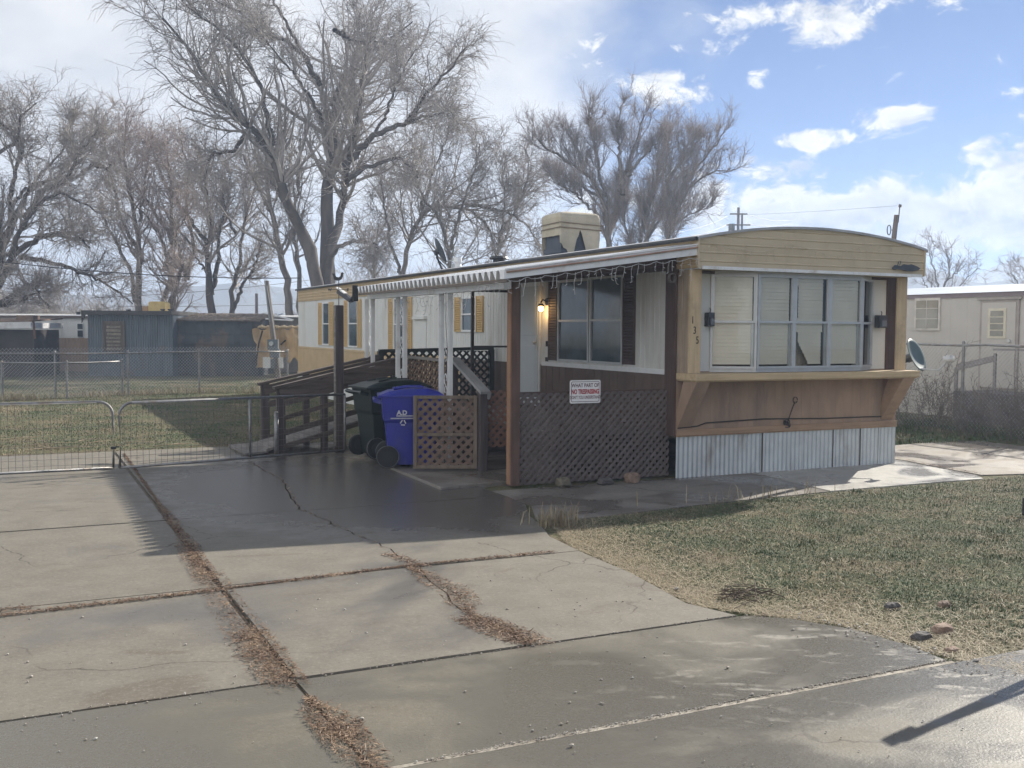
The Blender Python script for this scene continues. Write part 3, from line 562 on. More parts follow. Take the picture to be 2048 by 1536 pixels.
# front wall around the bay
for xa, xb in ((.02, .48), (3.08, 3.33)): b = MB(); b.box(xa, xb, 0, .04, 1.26, ZF); b.build('front_wall', white_siding, home)
b = MB(); b.box(0.0, HW, -.02, .04, ZF-.04, ZF); b.build('front_header', brown_trim, home)
BAY = [(.48, 0), (.98, -.25), (1.545, -.25), (2.11, -.25), (2.66, -.25), (3.08, -.0)]
zb0, zb1 = 1.262, ZF-.035
b = MB(); b.prism([(x, y, zb0-.012) for x, y in BAY]+[(3.08, .04, zb0-.012), (.48, .04, zb0-.012)], (0, 0, .05)); b.prism([(x, y, zb1-.02) for x, y in BAY]+[(3.08, .04, zb1-.02), (.48, .04, zb1-.02)], (0, 0, .05)); b.build('bay_frame', alu, home)
def sash(name, A, B, z0, z1, parent, split=.5, blind=None, fm=alu, gm_=clear, depth=.05, mid=True, fw=.028, off=0):
    """one double-hung window unit between plan points A and B"""
    A = Vector((*A, 0)); B = Vector((*B, 0)); d = (B-A).normalized(); nrm = Vector((d.y, -d.x, 0)); L = (B-A).length
    def xf(p): return A+d*p.x+nrm*(p.y+off)+Z_*p.z
    b = MB(xf); b.box(0, fw, -depth*.6, depth*.4, z0, z1); b.box(L-fw, L, -depth*.6, depth*.4, z0, z1); b.box(fw, L-fw, -depth*.6, depth*.4, z0, z0+fw); b.box(fw, L-fw, -depth*.6, depth*.4, z1-fw, z1)
    if mid: zm = z0+(z1-z0)*split; b.box(fw, L-fw, -depth*.3, depth*.35, zm-.014, zm+.014); b.box(fw, fw+.016, -.01, depth*.3, zm+.014, z1-fw); b.box(L-fw-.016, L-fw, -.01, depth*.3, zm+.014, z1-fw); b.box(L-fw-.035, L-fw, -depth*.55, -.012, z0+fw, zm-.014)
    f = b.build(name, fm, parent)
    b = MB(xf); b.add([(fw, -.004, z0+fw), (L-fw, -.004, z0+fw), (L-fw, -.004, z1-fw), (fw, -.004, z1-fw)], [(0, 1, 2, 3)]); b.build('glass_pane', gm_, f)
    if blind:
        b = MB(xf); z = z1-fw-.02; k = 0
        while z > z0+fw+.01:
            x1 = L-fw-.022 if blind != 3 else L-fw-.05; x0 = fw+.01
            if blind == 3: x0 = fw+.02+ (.16*max(0, min(1, (1.62-z)/.25)) if z < 1.62 else .045 if z > 1.9 and z < 2.33 else 0)
            if blind == 3 and z < 1.72: x0 += .05; x1 -= .02
            b.add([(x0, -.022, z-.0225), (x1, -.022, z-.0225+random.uniform(-.001, .001)), (x1, -.032, z+.0215), (x0, -.032, z+.0215)], [(0, 1, 2, 3)]); z -= .044; k += 1
        b.build('blind', blind_mat, f)
    return f
for i, (A, B) in enumerate(zip(BAY, BAY[1:])):
    sash('bay_window', A, B, zb0+.03, zb1-.01, home, .5, (1, 1, 3, 1, None)[i])
cur = mat('curtain_cream', (.50, .44, .36), .9, .15, 6)
b = MB(); b.sheet((1.63, -.08, 1.3), X_, Z_*.62, -Y_, [(q*.01, .012*math.sin(q*1.3)) for q in range(30)]); b.build('curtain', cur, home); b = MB(); b.sheet((2.74, -.03, 1.28), Vector((.42, .25, 0)), Z_*1.1, Vector((-.2, .3, 0)), [(q*.025, .05*math.sin(q*1.4)) for q in range(32)]); b.build('curtain', cur, home)
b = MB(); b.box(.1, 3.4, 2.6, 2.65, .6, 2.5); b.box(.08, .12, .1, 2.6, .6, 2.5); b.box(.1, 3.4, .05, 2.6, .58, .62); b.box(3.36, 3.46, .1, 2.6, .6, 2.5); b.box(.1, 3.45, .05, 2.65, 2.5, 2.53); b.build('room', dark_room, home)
# lantern boxes beside the bay
for (xc, yc, sx, nm) in ((.435, -.03, .045, 0), (3.17, -.06, .07, 1)):
    b = MB(); b.box(xc-sx, xc+sx, yc-.06, yc+.03, 1.80, 1.965); b.box(xc-sx*.75, xc+sx*.75, yc-.075, yc-.06, 1.815, 1.905); b.tube([(xc, yc-.02, 1.96), (xc+.01, yc-.02, 2.0), (xc+.02, yc+.01, 2.02)], .008, 5); l_ = b.build('lantern', mat('lantern_dark', (.05, .055, .065), .5, .3, 9), home, bevel=.006)
    b = MB(); b.box(xc-sx*.5, xc+sx*.55, yc-.079, yc-.075, 1.82, 1.895); b.build('lantern_glass', mat('lantern_pane', (.16, .17, .19), .3), l_)
# cable and tap on the front panelling
b = MB(); b.tube([(.02, -.012, .585), (.30, -.018, .60), (.42, -.02, .635), (1.3, -.016, .655), (2.3, -.014, .63), (3.3, -.014, .625)], .007, 5)
b.tube([(1.66, -.03, .56), (1.70, -.03, .66), (1.76, -.03, .80), (1.79, -.03, .86)], .006, 5)
for k in range(3): b.tube([(1.79+.035*math.cos(t), -.03-.004*k, .88+.04*math.sin(t)) for t in np.linspace(0, 6.0, 10)], .004, 4)
for k in range(4): b.tube([(1.66+.05*math.cos(t+k), -.035-.004*k, .60+.035*math.sin(t)-.01*k) for t in np.linspace(0, 5.5, 10)], .0055, 5)
b.build('cable', black_metal, home)
# porch side door, windows
b = MB(); b.box(-.03, .0, 3.50, 4.24, .60, 2.46); b.build('door_frame', white_metal, home)
dr = MB(); dr.box(-.045, -.03, 3.54, 4.20, .62, 2.40); dr.box(-.05, -.045, 3.60, 4.14, 1.66, 2.3); dr.box(-.05, -.045, 3.60, 4.14, .75, 1.5); d_ = dr.build('door', mat('door_grey', (.50, .54, .56), .5, .06, 3), home, bevel=.003)
b = MB(); b.tube([(-.05, 3.60, 1.55), (-.09, 3.60, 1.55)], .025, 8); b.box(-.054, -.044, 3.57, 3.63, 1.50, 1.62); b.build('door_handle', alu, d_)
sash('window', (-.006, 2.95), (-.006, 2.06), 1.30, 2.45, home, .5, None, alu, pane_blue); sash('window', (-.006, 2.03), (-.006, 1.19), 1.30, 2.46, home, .5, None, alu, pane_blue)
def shutter(y0, y1, z0, z1, m):
    b = MB(); b.box(-.022, -.004, y0, y1, z0, z1)
    for k in range(int((z1-z0-.06)/.038)):
        z = z0+.035+k*.038; b.add([(-.024, y0+.03, z), (-.024, y1-.03, z), (-.036, y1-.03, z+.022), (-.036, y0+.03, z+.022), (-.024, y0+.03, z+.03), (-.024, y1-.03, z+.03)], [(0, 1, 2, 3), (3, 2, 5, 4)])
    b.box(-.034, -.022, y0, y0+.026, z0, z1); b.box(-.034, -.022, y1-.026, y1, z0, z1)
    return b.build('shutter', m, home)
shutter(2.96, 3.22, 1.30, 2.45, brown_panel); o = shutter(.90, 1.17, 1.31, 2.47, mat('shutter_brown', (.075, .045, .04), .7, .3, 6))
for (y0, y1, z0, z1, sa, sb) in ((14.93, 15.57, 1.32, 2.40, .36, .33), (12.57, 13.32, 1.31, 2.41, .3, .24), (9.32, 10.10, 1.30, 2.38, .3, .30), (5.86, 6.51, 1.70, 2.31, .29, .28)):
    sash('window', (-.008, y1), (-.008, y0), z0, z1, home, .5, None, white_metal, pane_blue, fw=.035)
    shutter(y1, y1+sa, z0, z1, shutter_yellow); shutter(y0-sb, y0, z0, z1, shutter_yellow)
b = MB(); b.box(-.012, .0, 8.25, 8.86, 1.26, 1.93); b.box(-.06, -.0, 8.22, 8.9, 1.93, 1.99); b.box(-.014, -.012, 8.29, 8.82, 1.30, 1.90); b.build('utility_hatch', white_siding, home, bevel=.003)
# lit porch lamp
b = MB(); b.tube([(0, 3.30, 2.16), (-.02, 3.30, 2.16)], .055, 10); b.tube([(-.02, 3.3, 2.16), (-.08, 3.3, 2.19), (-.11, 3.3, 2.15), (-.11, 3.3, 2.11)], .012, 6); b.tube([(-.11, 3.3, 2.13), (-.11, 3.3, 2.09)], [.03, .055], 10); lp = b.build('porch_lamp', black_metal, home)
M = bpy.data.materials.new('lamp_bulb'); M.use_nodes = True; t = NT(M.node_tree); bs = t.n['Principled BSDF']; bs.inputs['Emission Color'].default_value = (1, .62, .22, 1); bs.inputs['Emission Strength'].default_value = 9; bs.inputs['Base Color'].default_value = (1, .8, .5, 1)
b = MB(); b.tube([(-.11, 3.3, 2.095), (-.11, 3.3, 2.075), (-.11, 3.3, 2.04), (-.11, 3.3, 2.015)], [.02, .036, .038, .016], 10); b.build('bulb', M, lp, smooth=True)
pl = bpy.data.lights.new('porch_light', 'POINT'); pl.energy = .8; pl.color = (1, .62, .28); pl.shadow_soft_size = .04; plo = bpy.data.objects.new('porch_light', pl); COL.objects.link(plo); plo.location = (-.13, 3.30, 1.97)
for bx in ((3.28, 3.33, 1.50, 1.58), (3.26, 3.34, 1.28, 1.34)): b = MB(); b.box(-.012, -.002, *bx); b.build('outlet', plastic_black, home)

# ================================================================== awning over the porch
AX, AY0, AY1 = -2.42, -.30, 4.92
awn = thing('porch_awning', 'white corrugated metal porch awning with ribbed edge along the mobile home', 'awning', (-2.2, 2.3, 0))
def az_(x): return 2.335+(2.72-2.335)*(x-AX)/(0-AX)
b = MB(); pitch = .157; n = int((AY1-AY0)/pitch); pr = []
for i in range(n): y = i*pitch; pr += [(y, 0), (y+.030, 0), (y+.075, -.095), (y+.088, -.095), (y+.130, 0)]
pr += [(n*pitch, 0)]
slope = Vector((-AX, 0, 2.72-2.335)); nrm = Vector((-(2.72-2.335), 0, -AX)).normalized()
b.sheet((AX, AY0, 2.335+.035), Y_, slope, nrm, pr); b.sheet((AX+.001, AY0, 2.335+.038), Y_, slope, nrm, pr)
b.build('roof_sheet', white_metal, awn)
b = MB(); b.beam((AX+.05, AY0, 2.262), (AX+.05, AY1, 2.262), .03, .03); b.build('edge_strip', mat('edge_strip_brown', (.16, .13, .11), .7, .3, 5), awn)
b = MB(); b.beam((-2.21, AY0+.35, 2.235), (-2.21, AY1-.02, 2.235), .09, .085); b.build('beam', white_metal, awn)
gu = MB()
gu.prism([(AX-.03, AY0-.10, 2.275), (-.0, AY0-.10, 2.615), (-.0, AY0-.10, 2.735), (AX-.03, AY0-.10, 2.372)], (0, .012, 0))
gu.prism([(AX-.03, AY0-.088, 2.275), (-.0, AY0-.088, 2.615), (-.0, AY0-.088, 2.627), (AX-.03, AY0-.088, 2.287)], (0, .10, 0))
gu.tube([(AX-.03, AY0-.10, 2.372), (0, AY0-.10, 2.735)], .012, 6); gu.prism([(AX-.042, AY0-.10, 2.275), (AX-.03, AY0-.10, 2.275), (AX-.03, AY0-.10, 2.372), (AX-.042, AY0-.10, 2.372)], (0, .11, 0))
gutter = gu.build('gutter', white_metal, awn)
b = MB(); b.tube([(AX-.02, AY0-.113, 2.345), (-.9, AY0-.114, 2.567), (-.02, AY0-.113, 2.70)], .011, 5); b.build('rust_line', mat('rust_line', (.42, .27, .2), .8, .4, 8), gutter)
for yy in (4.93, 3.51, 1.86):
    for s in (-.145, .145):
        b = MB(); y = yy+s; b.box(-2.225, -2.175, y-.03, y-.024, .0, 2.2); b.box(-2.225, -2.175, y+.024, y+.03, 0, 2.2); b.box(-2.181, -2.175, y-.024, y+.024, 0, 2.2); b.box(-2.25, -2.15, y-.05, y+.05, 0, .012); b.build('column', white_metal, awn)
    for z in (1.5, 1.95, 1.05):
        b = MB()
        for sg in (1, -1):
            b.tube([(-2.2, yy+.05*sg*math.cos(t)*(1-t/9)*.9, z+.07*math.sin(t)*(1-t/9)+sg*.075) for t in np.linspace(-1.5, 4.2, 14)], .006, 4)
        b.build('scroll_ornament', white_metal, awn)
b = MB(); b.box(-2.13, -2.02, .10, .20, 0, 2.31); b.build('post', rust_post, awn, bevel=.004)
b = MB(); b.box(-2.142, -2.1305, .105, .195, 0.02, 2.30); b.build('post_lit_face', wood('lit_face_orange', (.27, .15, .085), .25), awn)  # added strip; its orange colour stands for the lit left side of the post
b = MB(); b.beam((-2.1, .16, 2.34), (-.04, .16, 2.57), .07, .11); b.build('front_beam', brown_trim, awn)
b = MB(); b.tube([(-2.27, AY1+.02, 2.26), (-2.32, AY1+.05, 2.22)], .02, 6); b.tube([(-2.31, AY1+.02, 2.26), (-2.31, AY1+.1, 2.25)], .03, 8)
# floodlight on the awning corner
fl = thing('floodlight', 'black and white floodlight angled out from the far corner of the awning', 'floodlight', (-2.42, 4.98, 2.28))
b = MB(); b.box(-2.46, -2.38, 4.93, 4.99, 2.16, 2.40); b.tube([(-2.42, 4.99, 2.24), (-2.45, 5.05, 2.17)], .035, 8); b.build('mount', plastic_black, fl, bevel=.006)
b = MB(); b.beam((-2.45, 5.05, 2.17), (-2.56, 5.38, 2.32), .07, .07); b.build('head', mat('flood_head', (.04, .04, .045), .4), fl, bevel=.008)
b = MB(); b.beam((-2.505, 5.17, 2.278), (-2.572, 5.385, 2.375), .06, .016); b.build('lens', mat('flood_lens', (.8, .8, .78), .3), fl)
# bird / weather vane post and dark post
dp = thing('gate_post', 'tall square dark wooden post where the right gate leaf ends', 'post', (-2.98, 3.88, 0))
b = MB(); b.box(-3.045, -2.935, 3.83, 3.93, -.03, 2.07); b.build('shaft', dark_wood_post, dp, bevel=.005)
b = MB(); b.box(-3.055, -3.043, 3.84, 3.92, .1, 2.06); b.build('side_batten', grey_wood, dp)
wv = thing('weather_vane', 'black rooster weather vane with compass arms on top of the dark post', 'weather vane', (-2.99, 3.88, 2.07))
b = MB(); b.tube([(-2.99, 3.88, 2.07), (-2.99, 3.88, 2.44)], .006, 6); b.build('rod', black_metal, wv)
b = MB(); b.tube([(-2.99-.115*RT.x, 3.88-.115*RT.y, 2.285), (-2.99+.115*RT.x, 3.88+.115*RT.y, 2.285)], .005, 5); b.tube([(-2.99-.09*FW.x, 3.88-.09*FW.y, 2.285), (-2.99+.09*FW.x, 3.88+.09*FW.y, 2.285)], .005, 5)
for sg, ch in ((-1, 'W'), (1, 'E')):
    text('compass_letter', ch, black_metal, .05, (-2.99+sg*.125*RT.x, 3.88+sg*.125*RT.y, 2.268), RT, Z_, wv, .003, bold=.003)
b.build('compass_arm', black_metal, wv)
b = MB(); P = [(-.09, 0), (-.10, .05), (-.13, .09), (-.075, .085), (-.05, .04), (0, .03), (.03, .05), (.045, .1), (.065, .115), (.08, .10), (.095, .09), (.08, .08), (.075, .04), (.05, .0), (.01, -.02), (-.05, -.02)]
b.prism([tuple(Vector((-2.99, 3.88, 2.43))+RT*u*.75+Z_*v*.9) for u, v in P], tuple(FW*.006)); b.build('rooster', black_metal, wv)

# ================================================================== porch deck, steps, ramp
def lattice(b, o, al, L, z0, z1, pitch=.105, w_=.036, t_=.008, nrm=None):
    """diagonal crossed slats filling a rectangle; o start point, al direction"""
    al = Vector(al).normalized(); nr = nrm or Vector((al.y, -al.x, 0)); H = z1-z0; o = Vector(o)
    for sg, off in ((1, t_*.5), (-1, -t_*.5)):
        c = -H if sg == 1 else 0; c -= (c % pitch)
        while c < L+H:
            poly = []
            lo, hi = c, c+w_*1.414
            cand = []
            for e in (lo, hi):
                seg = []
                for z in (0, H):
                    u = e+sg*z
                    seg.append((u, z))
                cand.append(seg)
            quad = [cand[0][0], cand[0][1], cand[1][1], cand[1][0]]
            for side in (0, 1):   # clip to u>=0 and u<=L
                out = []
                for i in range(len(quad)):
                    A, B = quad[i], quad[(i+1) % len(quad)]
                    fa = A[0] if side == 0 else L-A[0]; fb = B[0] if side == 0 else L-B[0]
                    if fa >= 0: out.append(A)
                    if fa*fb < 0: f = fa/(fa-fb); out.append((A[0]+(B[0]-A[0])*f, A[1]+(B[1]-A[1])*f))
                quad = out
                if len(quad) < 3: break
            if len(quad) >= 3:
                b.prism([tuple(o+al*u+Z_*(z0+z)+nr*(off-t_/2)) for u, z in quad], tuple(nr*t_))
            c += pitch
deck = thing('porch_deck', 'weathered wooden porch deck with steps and lattice railing against the home', 'deck', (-1, 3.5, 0))
b = MB()
for i in range(22): b.box(-1.98, -.06, 2.02+i*.14, 2.15+i*.14, .52, .555)
for i in range(12): b.box(-1.45, -.06, .28+i*.145, .415+i*.145, .52, .555)
b.build('deck_board', grey_wood, deck)
b = MB(); b.box(-2.0, -.05, 2.0, 2.03, .30, .52); b.box(-2.0, -1.97, 2.03, 5.1, .30, .52); b.box(-2.0, -.05, 5.07, 5.1, .30, .52); b.box(-1.95, -.1, 2.2, 2.22, 0.02, .30); b.box(-1.47, -1.45, .28, 2.0, .02, .52); b.build('deck_skirt', dark_wood, deck)
for k in range(2): b = MB(); b.box(-1.93, -.25, 1.2+k*.4, 1.62+k*.4, .16+k*.18, .20+k*.18); b.box(-1.93, -.25, 1.24+k*.4, 1.27+k*.4, .03, .16+k*.18); b.build('step', dark_wood, deck)
b = MB(); b.box(-2.05, -1.95, 1.12, 1.22, .0, 1.0); b.build('newel_post', dark_wood_post, deck, bevel=.004)
b = MB(); b.box(-2.05, -1.97, 2.0, 2.1, .0, 1.33); b.build('newel_post', dark_wood_post, deck)
b = MB(); b.beam((-2.0, 2.06, 1.37), (-2.0, 1.08, .985), .13, .035, up=(0, -.35, 1)); b.beam((-1.945, 2.06, 1.33), (-1.945, 1.08, .945), .03, .09, up=(0, -.35, 1)); b.build('stair_handrail', mat('handrail_grey', (.27, .27, .265), .7, .3, 9, stretch=(1, .1, 1)), deck)
b = MB(); b.beam((-2.0, 2.0, 1.335), (-2.0, 4.12, 1.345), .10, .035); b.build('top_rail', grey_wood, deck)
b = MB(); lattice(b, (-2.0, 2.0, 0), (0, 1, 0), 2.1, .50, 1.32, .115); b.build('railing_lattice', lattice_brown, deck)
b = MB(); lattice(b, (-1.99, 5.09, 0), (1, 0, 0), 1.95, .55, 1.40, .125); b.box(-2.02, -1.94, 5.04, 5.12, 0, 1.40); b.box(-.13, -.05, 5.04, 5.12, 0, 1.42); b.beam((-2.0, 5.09, 1.40), (-.06, 5.09, 1.44), .09, .05); b.build('far_railing', lattice_green, deck)
b = MB(); b.box(-.66, -.615, 4.58, 4.62, .555, 2.37); b.box(-.66, 0, 4.585, 4.615, 2.33, 2.37); b.box(-.615, 0, 4.59, 4.61, 1.46, 1.49); b.build('metal_frame', black_metal, deck)
b = MB(); lattice(b, (-1.93, 1.3, 0), (.35, -.05, 0), .42, .30, 1.0, .10); o = b.build('loose_lattice', mat('lattice_red', (.20, .10, .065), .75, .35, 9), deck)
ramp = thing('ramp', 'dark weathered wooden access ramp with board railings leading up to the porch', 'ramp', (-2.9, 4.6, 0))
b = MB()
for i in range(17):
    x0 = -3.98+i*.118; z0 = .02+(x0+3.98)*.27; b.add([(x0, 4.14, z0), (x0+.112, 4.14, z0+.03), (x0+.112, 5.06, z0+.03), (x0, 5.06, z0), (x0, 4.14, z0+.035), (x0+.112, 4.14, z0+.065), (x0+.112, 5.06, z0+.065), (x0, 5.06, z0+.035)], [(3, 2, 1, 0), (4, 5, 6, 7), (0, 1, 5, 4), (1, 2, 6, 5), (2, 3, 7, 6), (3, 0, 4, 7)])
b.prism([(-4.28, 3.95, .012), (-3.98, 3.95, .03), (-3.9, 5.1, .03), (-4.3, 5.1, .01)], (0, 0, .03))
b.build('ramp_floor', grey_wood, ramp)
for yv in (4.1, 5.1):
    for xa, xb in ((-3.82, -3.70), (-3.19, -3.10), (-2.12, -2.02)):
        top_ = .92+(xb+3.76)*.225; b = MB(); b.box(xa, xb, yv-.04, yv+.04, -.02, top_); b.build('ramp_post', dark_wood_post, ramp, bevel=.004)
    for z0, h_ in (((.10, .06), (.29, .075), (.50, .06), (.70, .075)) if yv < 4.5 else ((.12, .09), (.62, .09))):
        b = MB(); b.beam((-3.72, yv-.055, z0), (-2.02, yv-.055, z0+1.70*.262), .028, h_); b.build('side_board', dark_wood, ramp)
    b = MB(); b.beam((-3.86, yv-.0, .915), (-2.0, yv-.0, 1.325), .13, .04); b.beam((-3.78, yv-.058, .83), (-2.0, yv-.058, 1.235), .03, .13); b.build('ramp_handrail', dark_wood, ramp)
# lattice skirting under the gutter
ls = thing('lattice_screen', 'dark brown diagonal lattice screen closing the porch front under the gutter', 'lattice', (-1, .15, 0))
b = MB(); lattice(b, (-2.02, .15, 0), (1, 0, 0), 2.02, .0, 1.03, .094, .034, .014); b.build('slats', lattice_dark, ls)
b = MB(); b.box(-2.03, -.0, .165, .2, .99, 1.045); b.box(-2.03, 0, .165, .2, .0, .05)
for xx in (-1.45, -.9, -.4): b.box(xx-.025, xx+.025, .17, .205, .05, .99)
b.build('frame', brown_trim, ls)
# lattice gate
lg = thing('lattice_gate', 'brown framed square lattice gate standing open beside the blue bin', 'gate', (-2.4, 1.35, 0))
A, B = Vector((-2.765, 1.50, 0)), Vector((-2.055, 1.20, 0)); dl = (B-A).normalized(); nl = Vector((dl.y, -dl.x, 0)); Lg = (B-A).length
def gx(p): return A+dl*p.x+nl*p.y+Z_*p.z
b = MB(gx)
for bx in ((0, .045, -.02, .02, .06, .945), (Lg-.045, Lg, -.02, .02, .06, .945), (.045, Lg-.045, -.02, .02, .06, .105), (.045, Lg-.045, -.02, .02, .905, .945), (.045, Lg-.045, -.02, .02, .455, .495)): b.box(*bx)
b.build('gate_frame', wood('gate_frame_brown', (.18, .14, .108), .35), lg, bevel=.003)
b = MB(); lattice(b, A-nl*.012, dl, Lg, .09, .92, .115, .042, .008); b.build('gate_lattice', mat('lattice_tan', (.15, .10, .075), .75, .35, 9), lg)
# NO TRESPASSING sign
sg_ = thing('warning_sign', 'white warning sign with red and black lettering fixed above the lattice screen', 'sign', (-1.19, .1, .91))
b = MB(); cx, cz, hw, hh, rr_ = -1.19, 1.04, .202, .133, .022
def rrect(w_, h_, r_): return [(cx+sx*(w_-r_)+r_*math.cos(a), cz+sz*(h_-r_)+r_*math.sin(a)) for sx, sz, a0 in ((1, 1, 0), (-1, 1, 1), (-1, -1, 2), (1, -1, 3)) for a in (a0*math.pi/2+math.pi/2*k/4 for k in range(5))]
tilt = lambda P, y: [(x, y, z+(x-cx)*.0) for x, z in P]
b.prism(tilt(rrect(hw, hh, rr_), .10), (0, -.004, 0)); b.build('plate', mat('sign_white', (.74, .73, .72), .4, .05, 5), sg_)
b = MB(); o1, o2 = rrect(hw-.016, hh-.016, .016), rrect(hw-.022, hh-.022, .012); k = len(o1)
b.add([(x, .0945, z) for x, z in o1]+[(x, .0945, z) for x, z in o2], [(i, (i+1) % k, k+(i+1) % k, k+i) for i in range(k)]); b.build('border_line', mat('sign_black', (.05, .02, .03), .5), sg_)
sdark = mat('sign_maroon', (.10, .02, .035), .5); sred = mat('sign_red', (.40, .025, .035), .5)
text('lettering', 'WHAT PART OF', sdark, .062, (cx, .0945, cz+.052), X_, Z_, sg_, .0006, bold=.0012, sx=.80)
text('lettering', 'NO TRESPASSING', sred, .074, (cx, .0945, cz-.024), X_, Z_, sg_, .0006, bold=.003, sx=.62)
text('lettering', "DON'T YOU UNDERSTAND", sdark, .052, (cx, .0945, cz-.082), X_, Z_, sg_, .0006, bold=.0006, sx=.62)
# ================================================================== wheeled bins
def bin_(name, label, m, loc, yaw, W_, D_, H_, lidc=None, group=None):
    t = thing(name, label, 'bin', loc, group); R = Matrix.Rotation(yaw, 3, 'Z'); L = Vector(loc)
    xf = lambda p: L+R@p
    # local: +x is the front, handle and wheels at -x
    b = MB(xf); lv = [(.04, .37, .72, .0), (.30, .40, .78, 0), (.62, .44, .84, -.0), (.66, .47, .90, 0), (.97, .5, 1.0, 0)]
    ring = lambda z, kx, ky: [(D_*kx*sx, W_*ky*.5*sy, z) for sx, sy in ((-1, -1), (-.7, -1.03), (.7, -1.03), (1, -1), (1.02, -.6), (1.02, .6), (1, 1), (.7, 1.03), (-.7, 1.03), (-1, 1))]
    vs = []; 
    for z, kx, ky, _ in lv: vs += ring(z*H_, kx, ky)
    fs = [(j*10+i, j*10+(i+1) % 10, (j+1)*10+(i+1) % 10, (j+1)*10+i) for j in range(len(lv)-1) for i in range(10)]+[tuple(range(10))[::-1]]
    b.add(vs, fs); b.build('body', m, t, bevel=.008)
    b = MB(xf); zt = H_*.97
    b.prism([(-D_*.56, -W_*.53, zt), (-D_*.56, W_*.53, zt), (D_*.54, W_*.53, zt), (D_*.54, -W_*.53, zt)], (0, 0, .03))
    pl_ = [(-D_*.52, .03), (-D_*.38, .075), (-D_*.1, .105), (D_*.25, .11), (D_*.45, .07), (D_*.53, .03)]
    vs = []
    for yv in (-.50, -.38, .38, .50): vs += [(x, W_*yv, zt+(z if abs(yv) < .45 else .028)) for x, z in pl_]
    k = len(pl_); b.add(vs, [(j*k+i, j*k+i+1, (j+1)*k+i+1, (j+1)*k+i) for j in range(3) for i in range(k-1)])
    for yv in (-.30, .30): b.tube([xf_ for xf_ in [(-D_*.3, W_*yv, zt+.095), (-D_*.05, W_*yv*.6, zt+.125), (D_*.2, W_*yv*.9, zt+.125)]], .012, 6)
    b.tube([(-D_*.12+.09*math.cos(a), .10*math.sin(a), zt+.115) for a in np.linspace(0, 6.28, 17)], .009, 5)
    lid = b.build('lid', lidc or m, t, bevel=.006)
    b = MB(xf); b.tube([(-D_*.62, -W_*.42, H_*.93), (-D_*.62, W_*.42, H_*.93)], .016, 8)
    for sg in (-1, 1): b.beam((-D_*.5, sg*W_*.36, H_*.90), (-D_*.63, sg*W_*.36, H_*.935), .03, .05)
    b.build('handle', lidc or m, t)
    for sg in (-1, 1):
        b = MB(xf); yv = sg*W_*.46
        prof = [(.155, -.02), (.165, 0), (.155, .02)]
        b.tube([(-D_*.40, yv-.028, .138), (-D_*.40, yv-.02, .138), (-D_*.40, yv+.02, .138), (-D_*.40, yv+.028, .138)], [.115, .138, .138, .115], 22); w_ = b.build('wheel', plastic_black, t)
        b = MB(xf); b.tube([(-D_*.40, yv-.034, .15), (-D_*.40, yv+.034, .15)], .07, 14); b.build('hub', mat('hub_grey', (.014, .015, .016), .7), w_)
        b = MB(xf); b.tube([(-D_*.40+.135*math.cos(a), yv+sg*.026, .15+.135*math.sin(a)) for a in np.linspace(0, 6.283, 25)], .0035, 4); b.build('rim_edge', mat('rim_edge', (.13, .14, .14), .5), w_)
    return t, xf
bl = mat('bin_blue', (.016, .022, .25), .38, .2, 3, dirt=(.05, .055, .2), dscale=3); gr_ = mat('bin_green', (.009, .018, .016), .42, .3, 3)
bt, bxf = bin_('wheelie_bin', 'blue wheeled recycling bin with white lettering behind the lattice gate', bl, (-2.62, 1.98, 0.03), math.radians(-17), .56, .74, .90)
gt, gxf = bin_('wheelie_bin', 'dark green wheeled bin left of the blue bin', gr_, (-2.52, 3.05, 0.03), math.radians(6), .62, .86, .95)
wt = mat('bin_print', (.50, .50, .54), .6)
Ra = Matrix.Rotation(math.radians(-17), 3, 'Z'); bx_ = Ra@X_
text('lettering', 'A.D', wt, .075, bxf(Vector((-.185, -.285, .665))), bx_, Z_, bt, .0015, align='LEFT', bold=.003)
b = MB(bxf)
for xa, xb, z in ((-.19, .02, .642), (-.26, .04, .612)):
    x = xa
    while x < xb: b.box(x, x+.010, -.286, -.282, z, z+.016); x += .015
for k in range(3): a = math.pi/2+k*2.094; b.beam((-.11+.035*math.cos(a+.25), -.284, .565+.035*math.sin(a+.25)), (-.11+.035*math.cos(a+1.75), -.284, .565+.035*math.sin(a+1.75)), .004, .014, up=(math.cos(a+1), 0, math.sin(a+1)))
b.build('printing', wt, bt)
# ================================================================== string lights
def icicles(name, label, pts, nd, lmax, m, seed, wires=1, sag=.03):
    r = random.Random(seed); b = MB(); P = [Vector(p) for p in pts]
    L = [0]; 
    for p, q in zip(P, P[1:]): L.append(L[-1]+(q-p).length)
    def at_(s):
        for i in range(len(P)-1):
            if s <= L[i+1]: return P[i].lerp(P[i+1], (s-L[i])/(L[i+1]-L[i]))
        return P[-1]
    K = 60; b.tube([at_(L[-1]*i/K)-Z_*(sag*abs(math.sin(i*.55))+r.uniform(0, .01)) for i in range(K+1)], .0032, 4, False)
    for i in range(nd):
        s = L[-1]*(i+r.uniform(.1, .9))/nd; p = at_(s)-Z_*sag*.6; l = lmax*r.choice((.35, .55, .75, 1, .5)); q = p.copy(); seg = [q.copy()]
        dn = max(2, int(l/.05))
        for k in range(dn):
            nq = q+Vector((r.uniform(-.02, .02), r.uniform(-.012, .012), -l/dn)); seg.append(nq)
            if r.random() < .8: e = nq+Vector((r.choice((-1, 1))*r.uniform(.015, .035), r.uniform(-.01, .01), -.012)); b.tube([nq, e], [.0025, .004], 4)
            q = nq
        b.tube(seg, .0026, 4, False)
    return tag(b.build(name, m), label, 'string lights')
